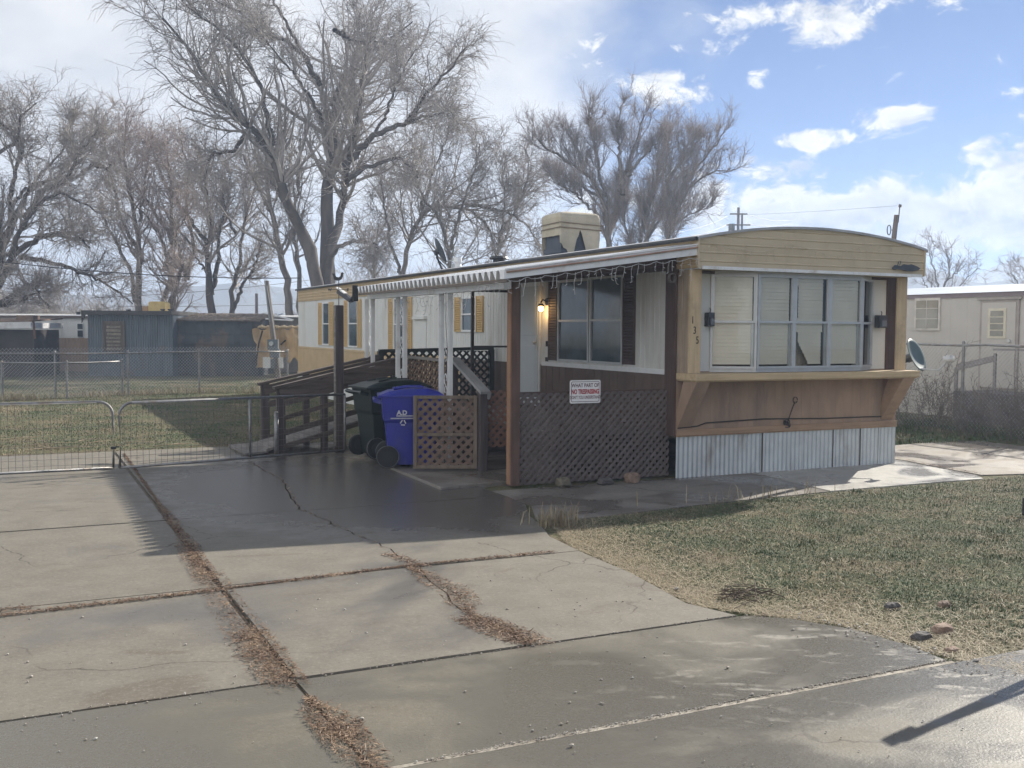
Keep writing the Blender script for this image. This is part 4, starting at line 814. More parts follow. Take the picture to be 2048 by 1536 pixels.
icicles('string_lights', 'white icicle string lights hanging along the white porch gutter', [(-2.44, -.42, 2.27), (-1.2, -.42, 2.445), (-.02, -.42, 2.60)], 26, .24, wire_white, 3)
icicles('string_lights', 'faint string lights draped across the curved yellow front fascia', [(.02, -.44, 2.80), (.5, -.445, 2.70), (.9, -.445, 2.69), (1.3, -.445, 2.80), (2.0, -.445, 2.68), (2.5, -.445, 2.84), (3.0, -.44, 2.86)], 22, .16, mat('wire_tan', (.55, .48, .36), .6), 4, sag=.01)
icicles('string_lights', 'icicle string lights drooping under the far side of the awning beam', [(-2.26, 4.0, 2.20), (-2.26, 2.6, 2.18), (-2.3, 1.5, 2.18), (-2.4, .3, 2.24), (-2.42, -.3, 2.26)], 30, .22, wire_white, 6)
b = MB(); b.tube([(-2.28, 1.66, 2.2), (-2.28, 1.66, 1.8), (-2.27, 1.63, 1.45), (-2.26, 1.7, 1.2)], .004, 4); tag(b.build('hanging_wire', black_metal), 'thin dark wire hanging beside the porch column', 'wire')
b = MB(); r = random.Random(4)
for k in range(5): b.tube([(-.13+.045*math.cos(t_)+k*.002, -.045-.008*k, 2.36+.055*math.sin(t_)) for t_ in np.linspace(0, 6.2, 14)], .006, 4)
tag(b.build('wire_coil', mat('coil_brown', (.12, .10, .09), .7)), 'coil of cable hung at the top of the corner post under the gutter', 'cable')

# ================================================================== on the roof
cz0 = arch(1.3)
cool = thing('evaporative_cooler', 'canvas covered evaporative cooler standing on the roof of the yellow home', 'cooler', (1.30, 5.0, cz0))
x0, x1, y0, y1 = .93, 1.68, 4.65, 5.3
b = MB(); b.box(x0+.05, x1-.05, y0+.05, y1-.05, cz0-.06, cz0+.62); b.box(x0+.03, x1-.03, y0+.03, y1-.03, cz0+.02, cz0+.1)
for k in range(9): b.box(x0+.09, x1-.09, y0+.042, y0+.05, cz0+.12+k*.05, cz0+.145+k*.05)
b.build('cabinet', mat('cooler_slate', (.06, .075, .10), .6, .3, 5), cool)
# cover: top dome + draped sides with a torn inverted V in front
b = MB(); NN = 24
def cov(u, v):   # u round the sides (0..4), v from 0 (rim) down
    s = int(u) % 4; f = u-int(u); c = [(x0, y0), (x1, y0), (x1, y1), (x0, y1), (x0, y0)]
    return c[s][0]+(c[s+1][0]-c[s][0])*f, c[s][1]+(c[s+1][1]-c[s][1])*f
r = random.Random(8); ztop = cz0+.60; vs = []; fs = []; U = 96; VV = 10
for i in range(U):
    u = 4*i/U; x, y = cov(u, 0); s = int(u) % 4; f = u-int(u)
    low = -.03+.03*math.sin(i*1.7)
    if s == 0: low = -.02+max(0, .42*(1-abs(f-.50)/.17)**.8 if abs(f-.50) < .17 else 0)+(.20*(1-f/.26) if f < .26 else 0)+.02*math.sin(i*2.1)
    if s == 3: low = .30
    for j in range(VV+1):
        z = ztop+(cz0+low-ztop)*j/VV; fold = .018*math.sin(i*.9+j*.15)*(j/VV)+.010*math.sin(i*2.3+j*.7); k = 1+fold+(.02 if 2 < j < 3 else 0)-(.02 if j == 3 else 0)
        cx_, cy_ = (x0+x1)/2, (y0+y1)/2; vs.append((cx_+(x-cx_)*k, cy_+(y-cy_)*k, z))
for i in range(U):
    for j in range(VV): a = i*(VV+1)+j; c = ((i+1) % U)*(VV+1)+j; fs.append((a, c, c+1, a+1))
b.add(vs, fs)
rings = [[vs[i*(VV+1)] for i in range(U)]]
cx_, cy_ = (x0+x1)/2, (y0+y1)/2
for k_, hz in ((.96, .05), (.85, .082), (.5, .105)): rings.append([(cx_+(p[0]-cx_)*k_, cy_+(p[1]-cy_)*k_, ztop+hz) for p in rings[0]])
vv = [p for rg in rings for p in rg]; b.add(vv+[(cx_, cy_, ztop+.11)], [(k*U+i, k*U+(i+1) % U, (k+1)*U+(i+1) % U, (k+1)*U+i) for k in range(3) for i in range(U)]+[(3*U+i, 3*U+(i+1) % U, 4*U) for i in range(U)])
b.build('canvas_cover', canvas, cool, smooth=True)
for z in (.50, .42):
    b = MB(); b.tube([(x0-.012, y0-.015, cz0+z+.01), (x1+.012, y0-.015, cz0+z-.02), (x1+.012, y1+.01, cz0+z), (x0-.012, y1+.01, cz0+z), (x0-.012, y0-.015, cz0+z+.01)], .009, 5); b.build('strap', mat('strap_brown', (.22, .17, .12), .8), cool)
def dish(name, label, c, axis, r0, m, arm_end, base, lnb=1, wall=False):
    t = thing(name, label, 'satellite dish', base); c = Vector(c); ax = Vector(axis).normalized(); a = ax.cross(Z_).normalized(); u = a.cross(ax).normalized()
    b = MB(); vs = [c]; fs = []; NR, NS = 6, 28
    for k in range(1, NR+1):
        rr = r0*k/NR; vs += [c+ax*(.22*rr*rr/r0)+a*(rr*math.cos(2*math.pi*i/NS))+u*(rr*1.12*math.sin(2*math.pi*i/NS)) for i in range(NS)]
    fs += [(0, 1+i, 1+(i+1) % NS) for i in range(NS)]+[(1+(k-1)*NS+i, 1+k*NS+i, 1+k*NS+(i+1) % NS, 1+(k-1)*NS+(i+1) % NS) for k in range(1, NR) for i in range(NS)]
    off = len(vs); vs2 = [v-ax*.012 for v in vs]; b.add(vs+vs2, fs+[tuple(off+i for i in f[::-1]) for f in fs]+[(1+(NR-1)*NS+i, off+1+(NR-1)*NS+i, off+1+(NR-1)*NS+(i+1) % NS, 1+(NR-1)*NS+(i+1) % NS) for i in range(NS)])
    b.build('reflector', m, t, smooth=True)
    e = Vector(arm_end); b = MB(); b.tube([c-u*r0*.95+ax*.02, c-u*r0*.9+(e-c)*.55, e], [.018, .016, .014], 6); b.build('feed_arm', mat('feed_grey', (.5, .5, .5), .5), t)
    b = MB()
    for k in range(lnb): q = e+a*(k-(lnb-1)/2)*.075; b.tube([q-(e-c).normalized()*.05, q+(e-c).normalized()*.03], [.032, .038], 10)
    b.box(e.x-.03, e.x+.03, e.y-.03, e.y+.03, e.z-.005, e.z+.05); b.build('feed_horn', mat('feed_white', (.7, .7, .7), .4), t)
    b = MB(); bb = Vector(base); b.tube([bb, bb+(c-ax*.08-bb)*.8, c-ax*.05-u*.03], .024, 8); b.tube([c-ax*.10, c-ax*.01], .06, 8); (None if wall else (b.tube([bb+a*.16, c-ax*.1-u*.1], .012, 5), b.tube([bb-a*.2+ax*.15, c-ax*.1-u*.1], .012, 5))); b.build('mast', black_metal, t)
    return t
ds = mat('dish_slate', (.045, .055, .065), .45, .2, 4)
dc = px2(877, 503, 22.3)
dish('satellite_dish', 'dark satellite dish seen edge on above the awning on the home roof', dc, RT*.93+FW*.25+Z_*.42, .26, ds, dc+RT*.42+Z_*.05-FW*.1, (dc.x+.12, dc.y, arch(max(0.05, min(3.4, dc.x+.1)))-.02))
d2 = px2(1828, 712, 13.9)
dish('satellite_dish', 'green grey satellite dish with three white feed horns at the right end of the shelf', d2, RT*.62-FW*.62+Z_*.38, .21, mat('dish_green', (.10, .135, .13), .45, .15, 4), d2+RT*.43-FW*.12-Z_*.03, (HW+.0, .12, d2.z-.25), 3, True)

# ================================================================== gate leaves
def gate_leaf(name, label, P0, P1, h, round_end, mids, m=rail_metal):
    P0, P1 = Vector(P0), Vector(P1); d = (P1-P0).normalized(); L = (P1-P0).length; t = thing(name, label, 'gate', (P0+P1)/2)
    q = lambda u, z: P0+d*u+Z_*(z+((P1.z-P0.z)*0))
    rc = .16; b = MB()
    arc = lambda cu, cz, a0, a1: [q(cu+rc*math.cos(a), cz+rc*math.sin(a)) for a in np.linspace(a0, a1, 8)]
    lo = .045
    if round_end == 'R': pts = [q(0, lo), q(L, lo)], [q(0, h)]+[q(L-rc, h)]+arc(L-rc, h-rc, math.pi/2, 0)+[q(L+.012, h*.45), q(L, lo)]
    else: pts = [q(L, lo), q(0, lo)], [q(L, h)]+[q(rc, h)]+arc(rc, h-rc, math.pi/2, math.pi)+[q(.018, h*.45), q(0, lo)]
    for p in pts: b.tube(p, .017, 8)
    b.tube([q(0 if round_end == 'R' else L, lo), q(0 if round_end == 'R' else L, h)], .017, 8)
    for u in mids: b.tube([q(u, lo), q(u, h)], .017, 8)
    b.build('gate_frame', m, t, smooth=True)
    b = MB(); u = .06
    while u < L: b.tube([q(u, lo), q(u, min(h, h))], .0023, 3, False); u += .075
    z = lo+.06
    while z < h: b.tube([q(.01, z), q(L-.01, z)], .0023, 3, False); z += .075 if z < .35 else .15
    b.build('wire_mesh', mat('mesh_wire', (.16, .15, .14), .6, .2, 9, metal=.4), t)
    return t, q, L
g1, q1, L1 = gate_leaf('yard_gate', 'left leaf of the pipe framed wire driveway gate', (-11.2, 3.06, 0), (-6.03, 3.06, 0), .85, 'R', [1.7, 3.4])
g2, q2, L2 = gate_leaf('yard_gate', 'right leaf of the pipe framed wire driveway gate, ending at the dark post', (-5.96, 3.05, 0), (-2.95, 3.74, 0), .83, 'L', [1.68])
b = MB(); b.box(-6.06, -6.0, 3.0, 3.03, .28, .31); b.tube([q1(L1+.01, .3), q2(.0, .3)], .008, 5); b.build('latch', black_metal, g1)
b = MB(); b.tube([(-3.86, 3.93, -.03), (-3.86, 3.93, .58)], .03, 10); b.tube([(-3.86, 3.93, .58), (-3.86, 3.93, .60)], [.034, .02], 10); tag(b.build('pipe_post', rail_metal, smooth=True), 'short grey pipe post standing at the foot of the ramp', 'post')
# ================================================================== rest of the near yard
lp_ = thing('leaning_post', 'leaning roadside post outside the view whose shadow falls across the street concrete', 'post', (-1.45, -6.44, 0))
b = MB(); b.tube([(-1.45, -6.44, -.03), (-1.6, -6.13, 1.3)], .03, 8); b.build('shaft', dark_wood_post, lp_)
b = MB(); b.beam((-1.6, -6.13, 1.22), (-1.61, -6.10, 1.34), .06, .07); b.tube([(-1.58, -6.17, 1.18), (-.9, -6.45, -.02)], .016, 6)
b.build('brace', dark_wood_post, lp_)
tr = thing('garden_bracket', 'small black metal stake sticking up from the lawn at the frame edge', 'stake', (1.62, -3.47, 0))
b = MB(); b.box(1.62, 1.70, -3.49, -3.46, .0, .10); b.box(1.60, 1.625, -3.49, -3.46, .0, .17); b.build('stake', black_metal, tr)

# ================================================================== background buildings (set square to the lane behind)
HOR = lambda px: 655+(px-20)*.0053
class Site:
    """local frame at distance D: r across, f away, z up"""
    def __init__(s, D): s.D = D; s.o = Vector((CAM.x, CAM.y, 0))+FW*D
    def __call__(s, p): return s.o+RT*p.x+FW*p.y+Z_*p.z
    def r(s, px): return (px-1024)/FPX*s.D
    def z(s, px, py): return CAM.z+(HOR(px)-py)/FPX*s.D
def sitebox(b, st, px0, px1, py0, py1, f0, f1, zmin=None):
    pm_ = (px0+px1)/2; z0 = st.z(pm_, py1) if zmin is None else zmin
    return b.box(st.r(px0), st.r(px1), f0, f1, z0, st.z(pm_, py0))
s1 = Site(37)
blue_corr = mat('shed_corrugated', (.125, .15, .172), .6, .35, 3, metal=.15, dirt=(.16, .12, .09), dscale=1.6, dlo=.55, dhi=.75, stretch=(1, 1, .2))
tar = mat('tar_paper', (.055, .062, .068), .85, .4, 2, bump=.5, bscale=9, dirt=(.12, .09, .065), dscale=1.2, dlo=.5, dhi=.65)
old_wood = wood('old_wood', (.14, .115, .09), .5)
sh = thing('storage_shed', 'tall blue grey corrugated metal shed with boarded old window behind the wire fence', 'shed', s1(Vector((s1.r(258), 0, 0))))
b = MB(s1); L = s1.r(345)-s1.r(176); z1_ = s1.z(260, 632)
b.sheet((s1.r(176), 0, -.1), (1, 0, 0), (0, 0, z1_+.1), (0, -1, 0), waves(L, .085, .016, 6)); b.box(s1.r(176)+.01, s1.r(345), .03, 2.6, -.1, z1_); b.build('wall', blue_corr, sh)
b = MB(s1); b.box(s1.r(168), s1.r(347), -.22, 2.8, z1_, s1.z(260, 624)); b.prism([(s1.r(168), -.2, z1_-.32), (s1.r(168), -.2, z1_), (s1.r(176), -.2, z1_)], (0, .06, 0)); b.build('roof', mat('shed_roof', (.05, .045, .042), .8, .3, 3), sh)
b = MB(s1); xa, xb = s1.r(207), s1.r(251); za, zb_ = s1.z(230, 705), s1.z(230, 645)
b.box(xa, xb, -.05, -.018, za, zb_); b.box(xa, xb, -.085, -.05, zb_-.12, zb_); b.box(xa, xa+.09, -.08, -.05, za, zb_-.12); b.box(xb-.09, xb, -.08, -.05, za, zb_-.12)
w1 = b.build('boarded_window', old_wood, sh)
b = MB(s1); r = random.Random(3)
for k in range(7): z = za+.06+k*.13; b.box(xa+.12+r.uniform(0, .05), xb-.12-r.uniform(0, .05), -.075, -.055, z, z+.075+r.uniform(-.02, .02))
b.build('slat', mat('slat_pale', (.27, .23, .18), .8, .5, 5), w1)
s2 = Site(37.6)
t2 = thing('tar_paper_shed', 'low shed clad in torn black tar paper beside the corrugated shed', 'shed', s2(Vector((s2.r(430), 0, 0))))
b = MB(s2); pr = [(q*.35, .03*math.sin(q*2.2)) for q in range(10)]; L = s2.r(516)-s2.r(345); zt_ = s2.z(430, 642)
pr = [(L*i/14, .035*math.sin(i*2.1)) for i in range(15)]; b.sheet((s2.r(345), 0, -.1), (1, 0, 0), (0, 0, zt_+.1), (0, -1, 0), pr); b.box(s2.r(345), s2.r(516), .05, 2.4, -.1, zt_)
for zz_ in (.62, 1.15, 1.5): b.box(s2.r(346), s2.r(514), -.06, -.035, zz_, zz_+.025)
b.build('wall', tar, t2)
b = MB(s2); r = random.Random(6)
b.prism([(s2.r(342), -.15, zt_), (s2.r(342), 2.6, zt_+.28), (s2.r(342), 2.6, zt_+.22), (s2.r(342), -.15, zt_-.05)], (s2.r(522)-s2.r(342), 0, 0)); b.build('roof', mat('litter_roof', (.15, .12, .10), .9, .6, 7, bump=1, bscale=14), t2)
b = MB(s2)
for k in range(420): 
    c = Vector((r.uniform(s2.r(345), s2.r(520)), r.uniform(0, 2.2), 0)); c.z = zt_+.28*(c.y+.15)/2.75+.02; a = r.uniform(0, 6.3); l = r.uniform(.05, .25); dv = Vector((math.cos(a), math.sin(a), r.uniform(-.1, .25)))*l
    b.tube([c-dv, c+dv], [.012, .006], 3, False)
b.build('fallen_branches', mat('debris_wood', (.30, .24, .19), .9, .5, 9), t2)
b = MB(s2); xa = s2.r(523)
for p, q in (((s2.r(520), .5, zt_+.28), (s2.r(582), .4, zt_+.02)), ((s2.r(520), 1.2, zt_+.30), (s2.r(580), .4, zt_+.0)), ((s2.r(545), .45, zt_+.18), (s2.r(552), 1.0, zt_+.25)), ((s2.r(530), .1, zt_+.05), (s2.r(582), .1, zt_+.0))): b.tube([p, q], .03, 5)
b.build('rafter', white_metal, t2)
# tarpaulin wall at the home's far end
s3 = Site(36.2)
tp_ = thing('tarpaulin_screen', 'tan tarpaulin screen hung with ropes behind the leaning meter pole', 'tarpaulin', s3(Vector((s3.r(553), 0, 0))))
b = MB(s3); NU, NV = 28, 10; vs = []
for i in range(NU+1):
    for j in range(NV+1):
        px = 512+i*(604-512)/NU-(6 if j > 6 else 0)*(1 if i < 6 else 0); z = s3.z(px, 660-2*math.sin(i*.9)); zl = s3.z(px, 737 if i < 6 else 722+6*math.sin(i))
        vs.append((s3.r(px)+.03*math.sin(j*1.2), .06*math.sin(i*1.1+j*.4)+.10*math.sin(i*.45)+.03*math.sin(j*.9+i*.2), zl+(z-zl)*j/NV))
b.add(vs, [(i*(NV+1)+j, (i+1)*(NV+1)+j, (i+1)*(NV+1)+j+1, i*(NV+1)+j+1) for i in range(NU) for j in range(NV)])
b.build('tarp', mat('tarp_tan', (.47, .325, .175), .85, .2, 2.5, bump=.5, bscale=6, dirt=(.34, .25, .15), dscale=1.5), tp_, smooth=True)
b = MB(s3)
for k in range(22): 
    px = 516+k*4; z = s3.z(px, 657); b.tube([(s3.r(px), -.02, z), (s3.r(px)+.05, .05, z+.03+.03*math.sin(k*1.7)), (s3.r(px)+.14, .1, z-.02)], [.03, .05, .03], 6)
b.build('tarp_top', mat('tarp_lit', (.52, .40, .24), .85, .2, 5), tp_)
b = MB(s3); b.tube([(s3.r(527), -.14, s3.z(527, 663)), (s3.r(519), -.13, s3.z(519, 690)), (s3.r(514), -.12, s3.z(514, 722))], .03, 5); b.tube([(s3.r(563), -.14, s3.z(563, 691)), (s3.r(573), -.13, s3.z(573, 682))], .03, 5); b.build('rope', plastic_black, tp_)
b = MB(s3); b.box(s3.r(526), s3.r(566), -.05, .0, s3.z(545, 738), s3.z(545, 716)); b.build('white_board', white_siding, tp_)
# neighbouring homes at the back
s4 = Site(40)
nb = thing('neighbour_trailer', 'grey white and brown trailer home at the far left behind the sheds', 'mobile home', s4(Vector((s4.r(90), 0, 0))))
b = MB(s4); b.box(s4.r(-160), s4.r(178), 0, 4, s4.z(90, 679), s4.z(90, 636)); b.build('upper_wall', white_siding, nb)
b = MB(s4); b.sheet((s4.r(-160), -.02, 0), (1, 0, 0), (0, 0, s4.z(90, 678)), (0, -1, 0), grooves(s4.r(178)-s4.r(-160), .12, .012, .03)); o = b.build('lower_wall', mat('tan_siding', (.34, .235, .165), .7, .2, 2), nb)
b = MB(s4); b.box(s4.r(-165), s4.r(180), -.12, 4.2, s4.z(90, 638), s4.z(90, 634)); b.build('roof_edge', mat('roof_edge_brown', (.12, .09, .08), .7), nb)
b = MB(s4); b.prism([(s4.r(-165), -.14, s4.z(90, 634)), (s4.r(-165), 2, s4.z(90, 629)), (s4.r(-165), 4.2, s4.z(90, 634))], (s4.r(600)-s4.r(-165), 0, 0)); b.build('roof', mat('roof_white', (.66, .66, .65), .6, .15, 2, dirt=(.4, .38, .35)), nb)
b = MB(s4); b.box(s4.r(180), s4.r(600), .3, 4, 0, s4.z(380, 634)); b.build('rear_wall', mat('wall_dim', (.30, .28, .26), .8), nb)
b = MB(s4); b.box(s4.r(155), s4.r(168), -.04, .01, s4.z(160, 677), s4.z(160, 648)); wf = b.build('window', white_metal, nb)
b = MB(s4); b.box(s4.r(156.3), s4.r(167), -.05, -.04, s4.z(160, 676), s4.z(160, 663)); b.box(s4.r(156.3), s4.r(167), -.05, -.04, s4.z(160, 661), s4.z(160, 650)); b.build('pane', dark_glass, wf)
b = MB(s4); b.box(s4.r(99), s4.r(124), -.015, .0, s4.z(110, 674), s4.z(110, 657)); b.build('hatch', white_siding, nb)
b = MB(s4)
for px, w_, h_ in ((182, .12, .10), (229, .10, .20), (240, .16, .08), (300, .10, .22), (316, .12, .22), (125, .12, .1), (146, .16, .16)): 
    b.tube([(s4.r(px), 1.5, s4.z(px, 634)), (s4.r(px), 1.5, s4.z(px, 630)+h_*.8)], w_*.7, 8); b.tube([(s4.r(px), 1.5, s4.z(px, 630)+h_*.75), (s4.r(px), 1.5, s4.z(px, 630)+h_)], w_, 8)
b.build('roof_vent', black_metal, nb)
cv = thing('roof_cooler', 'yellow canvas covered cooler and brown box on the far trailer roof', 'cooler', s4(Vector((s4.r(280), 2, s4.z(280, 629)))))
b = MB(s4); xa, xb = s4.r(268), s4.r(302); z0, z1_ = s4.z(285, 631), s4.z(285, 603); b.prism([(xa, 1.6, z0), (xb, 1.6, z0), (xb+.01, 1.6, z1_-.06), (xb-.1, 1.6, z1_), (xa+.08, 1.6, z1_), (xa, 1.6, z1_-.05)], (0, .7, 0)); b.build('canvas_cover', mat('canvas_yellow', (.52, .38, .14), .85, .2, 4, bump=.5, bscale=9), cv, bevel=.03)
b = MB(s4); b.box(s4.r(252), s4.r(269), 1.8, 2.3, z0, s4.z(260, 613)); b.build('box', mat('box_brown', (.34, .20, .09), .8, .2, 4), cv)
s5 = Site(36)
lt = thing('lean_to', 'dark open lean-to with white edged sagging roof at the left frame edge', 'shed', s5(Vector((s5.r(20), 0, 0))))
b = MB(s5); b.box(s5.r(-120), s5.r(68), .0, 2, -.1, s5.z(30, 662)); b.build('wall', mat('lean_dark', (.05, .042, .04), .85, .4, 3), lt)
b = MB(s5); b.prism([(s5.r(-120), -.3, s5.z(30, 662)), (s5.r(70), -.3, s5.z(60, 659)), (s5.r(70), -.3, s5.z(60, 648)), (s5.r(-120), -.3, s5.z(30, 650))], (0, 2.6, 0)); b.build('roof_edge', mat('roof_white', (0, 0, 0)), lt)
b = MB(s5); b.prism([(s5.r(-120), -.25, s5.z(30, 650)), (s5.r(72), -.25, s5.z(60, 646)), (s5.r(72), 2.2, s5.z(60, 640)), (s5.r(-120), 2.2, s5.z(30, 642))], (0, 0, .05)); b.box(s5.r(28), s5.r(62), .2, .7, s5.z(45, 643), s5.z(45, 633)); b.build('roof', mat('rusty_roof', (.20, .13, .09), .85, .5, 3), lt)
b = MB(s5); b.beam((s5.r(70), -.1, s5.z(70, 645)), (s5.r(73), -.1, s5.z(70, 680)), .06, .06); b.build('strut', rust, lt)
# leaning meter pole
mp = thing('meter_pole', 'leaning wooden pole with grey electric meter box beyond the wire fence', 'utility pole', ground_at(556, 35.0))
P0, P1 = px2(557, 757, 35), px2(533, 562, 35.4); ax = P1-P0
b = MB(); b.tube([P0, P0+ax*.5, P1], [.095, .09, .08], 9); b.build('pole', mat('pole_wood', (.17, .135, .105), .85, .45, 9, stretch=(1, 1, .1)), mp)
b = MB(); o_ = RT*.07-FW*.05; b.tube([P0+o_*.4+ax*.12, P0+o_+ax*.3, P0+o_*.2+ax*.95-FW*.1], .024, 6); b.tube([P1-FW*.1-RT*.03, P1-FW*.1-RT*.03-ax*.42], .03, 6); b.build('conduit', mat('conduit_grey', (.22, .22, .215), .6, .2, 5), mp)
mc = P0+ax*.31-FW*.16
b = MB(lambda p: mc+RT*(p.x+p.z*.0)+FW*p.y+Z_*p.z); b.box(-.20, .16, -.08, .08, -.05, .30); b.box(-.12, .20, -.08, .08, -.32, -.03); b.box(-.10, .05, -.06, .06, -.7, -.36); bx = b.build('meter_box', mat('meter_grey', (.10, .12, .135), .55, .2, 5), mp)
b = MB(); b.tube([mc-FW*.08+Z_*.16-RT*.05, mc-FW*.17+Z_*.16-RT*.05], [.085, .075], 14); b.build('meter', mat('meter_face', (.42, .45, .45), .25), bx)
# ================================================================== wire fences
mesh_m = mat('chain_wire', (.40, .41, .42), .5, .2, 9, metal=.5)
def chain(b, A, B, z0, z1, pitch, r_=.0026, barbs=False):
    A, B = Vector(A), Vector(B); d = (B-A).normalized(); L = (B-A).length; H = z1-z0
    for sg in (1, -1):
        c = -H if sg > 0 else 0
        while c < L+(H if sg < 0 else 0):
            u0, u1 = (c, c+H) if sg > 0 else (c, c-H)
            f0, f1 = 0.0, 1.0
            if sg > 0: f0 = max(0, -c/H); f1 = min(1, (L-c)/H)
            else: f0 = max(0, (c-L)/H); f1 = min(1, c/H)
            if f1 > f0+.02: b.tube([A+d*(u0+(u1-u0)*f0)+Z_*(z0+H*f0), A+d*(u0+(u1-u0)*f1)+Z_*(z0+H*f1)], r_, 3, False)
            c += pitch
def fence(name, label, posts, h, pitch, rail=True, extra=0, zb=-.03, wire=.0026, group=None, rr=.022):
    posts = [Vector((*p, 0)) for p in posts]; t = thing(name, label, 'fence', (posts[0]+posts[-1])/2, group)
    b = MB()
    for A, B in zip(posts, posts[1:]): chain(b, A, B, zb+.03, h+extra, pitch, wire)
    b.build('wire_mesh', mesh_m, t)
    for p in posts: b = MB(); b.tube([p+Z_*zb, p+Z_*(h+.05)], rr*1.25, 8); b.tube([p+Z_*(h+.04), p+Z_*(h+.07)], [rr*1.5, rr*.6], 8); b.build('post', rail_metal, t)
    if rail:
        b = MB(); pts = []
        for A, B in zip(posts, posts[1:]):
            for f in (0, .35, .7): pts.append(A.lerp(B, f)+Z_*(h-.012*math.sin(f*3+A.x)))
        b.tube(pts+[posts[-1]+Z_*h], rr, 7); b.build('rail', rail_metal, t, smooth=True)
    return t
fence('wire_fence', 'long chain link fence with top rail closing the back of the yard', [(-11, 17.0), (-8.6, 17.2), (-6.2, 17.55), (-4.45, 18.2), (-2.62, 18.45), (-.15, 18.75)], 1.08, .085, extra=.14, wire=.003)
fence('wire_fence', 'lower chain link fence length standing in front of the long back fence at left', [(-9.8, 17.0), (-7.37, 17.15), (-5.95, 17.3), (-4.60, 18.1)], .86, .085, wire=.0028)
fence('wire_fence', 'chain link fence in front of the beige neighbour home at right', [(8.0, -1.5), (8.0, 1.2), (8.0, 2.72), (8.0, 5.6), (8.0, 9)], 1.53, .075, wire=.0026)
# ================================================================== right neighbour
NX = 10.6
nr = thing('neighbour_home', 'beige mobile home with multi pane window and door behind the right fence', 'mobile home', (NX+1.8, 4, 0))
def nby(px, py):
    d = px2(px, py, 1)-CAM; tt = (NX-CAM.x)/d.x; return CAM+d*tt
beige = mat('beige_siding', (.47, .44, .40), .75, .08, 2)
b = MB(); b.sheet((NX, -6, .35), Y_, Z_*2.13, -X_, grooves(24, .41, .004, .014)); b.box(NX+.01, NX+3.6, -6, 18, -.03, 2.48); b.build('wall', beige, nr)
b = MB(); b.box(NX-.03, NX+3.7, -6.1, 18.1, 2.47, 2.56); b.build('roof_edge', mat('edge_mauve', (.20, .16, .165), .7, .1, 3), nr)
b = MB(); b.prism([(NX-.06, -6.1, 2.56), (NX+1.8, -6.1, 2.80), (NX+3.7, -6.1, 2.56)], (0, 24.2, 0)); b.build('roof', mat('roof_silver', (.52, .56, .60), .45, .15, 2, metal=.2), nr)
A, B = nby(1832, 597), nby(1881, 661)
b = MB(); yl, yr = max(A.y, B.y), min(A.y, B.y); zt2, zb2 = A.z, B.z
b.box(NX-.035, NX+.0, yr, yl, zb2, zt2); wf = b.build('window', mat('frame_beige', (.58, .54, .49), .6), nr)
b = MB(); b.box(NX-.045, NX-.035, yr+.05, yl-.05, zb2+.05, zt2-.05); b.build('pane', mat('pane_beige', (.24, .23, .20), .08, .5, 1.2, spec=.7), wf)
b = MB(); ym = (yl+yr)/2; b.box(NX-.052, NX-.045, ym-.007, ym+.007, zb2+.05, zt2-.05)
for f in (.36, .68): b.box(NX-.0515, NX-.0445, yr+.05, yl-.05, zb2+(zt2-zb2)*f-.007, zb2+(zt2-zb2)*f+.007)
b.build('glazing_bar', mat('frame_beige', (0, 0, 0)), wf)
A, B = nby(1968, 603), nby(2030, 765); yl, yr = A.y, B.y; zt2 = A.z
b = MB(); b.box(NX-.03, NX, yr-.06, yl+.06, .62, zt2+.03); b.box(NX-.06, NX, yr-.12, yl+.12, zt2+.03, zt2+.07); b.build('door_frame', mat('frame_mauve', (.36, .32, .29), .7), nr)
b = MB(); b.box(NX-.045, NX-.03, yr, yl, .65, zt2-.03); dn = b.build('door', beige, nr)
A, B = nby(1983, 620), nby(2012, 674)
b = MB(); b.box(NX-.06, NX-.045, B.y-.03, A.y+.03, B.z-.03, A.z+.03); dwf = b.build('door_window', mat('frame_cream', (.62, .57, .45), .6), dn)
b = MB()
for k in range(4): f = .03+k*.245; b.box(NX-.068, NX-.06, B.y+.03, A.y-.03, B.z+(A.z-B.z)*f, B.z+(A.z-B.z)*(f+.2))
b.build('pane', mat('pane_beige', (0, 0, 0)), dwf)
A = nby(2022, 682); b = MB(); b.tube([A, A-X_*.08], .035, 8); b.build('door_knob', alu, dn)
A = nby(1996, 580); cy = A.y-1.2; b = MB(); b.tube([(NX+1.4, cy, 2.55), (NX+1.4, cy, 3.12)], .16, 12); b.tube([(NX+1.4, cy, 2.96), (NX+1.4, cy, 3.03)], .22, 12); b.tube([(NX+1.4, cy, 3.13), (NX+1.4, cy, 3.21)], .23, 12); b.build('chimney', mat('vent_dark', (.10, .085, .10), .6), nr)
st_ = thing('entry_steps', 'grey wooden entry landing with sloping handrail at the beige home door', 'steps', (9.6, 3.6, 0))
def nyx(px, py, X):
    d = px2(px, py, 1)-CAM; return CAM+d*((X-CAM.x)/d.x)
a, c = nyx(1914, 735, 9.6), nyx(1988, 717, 9.6)
gw = mat('landing_grey', (.26, .235, .225), .8, .2, 6)
b = MB(); b.beam(a, c, .05, .11); b.box(9.58, 9.62, c.y-.05, c.y, -.02, c.z+.1); b.box(9.58, 9.62, a.y-.02, a.y+.05, -.02, a.z); b.beam(c+Z_*.17, c+Z_*.18-Y_*1.5, .09, .04); b.box(9.58, 9.62, c.y-1.4, c.y-1.35, 0, c.z+.15); b.build('handrail', gw, st_)
b = MB(); b.box(9.5, 10.5, c.y-1.6, a.y-.02, -.02, .60); b.build('landing', mat('landing_dark', (.16, .145, .15), .85, .3, 3), st_)
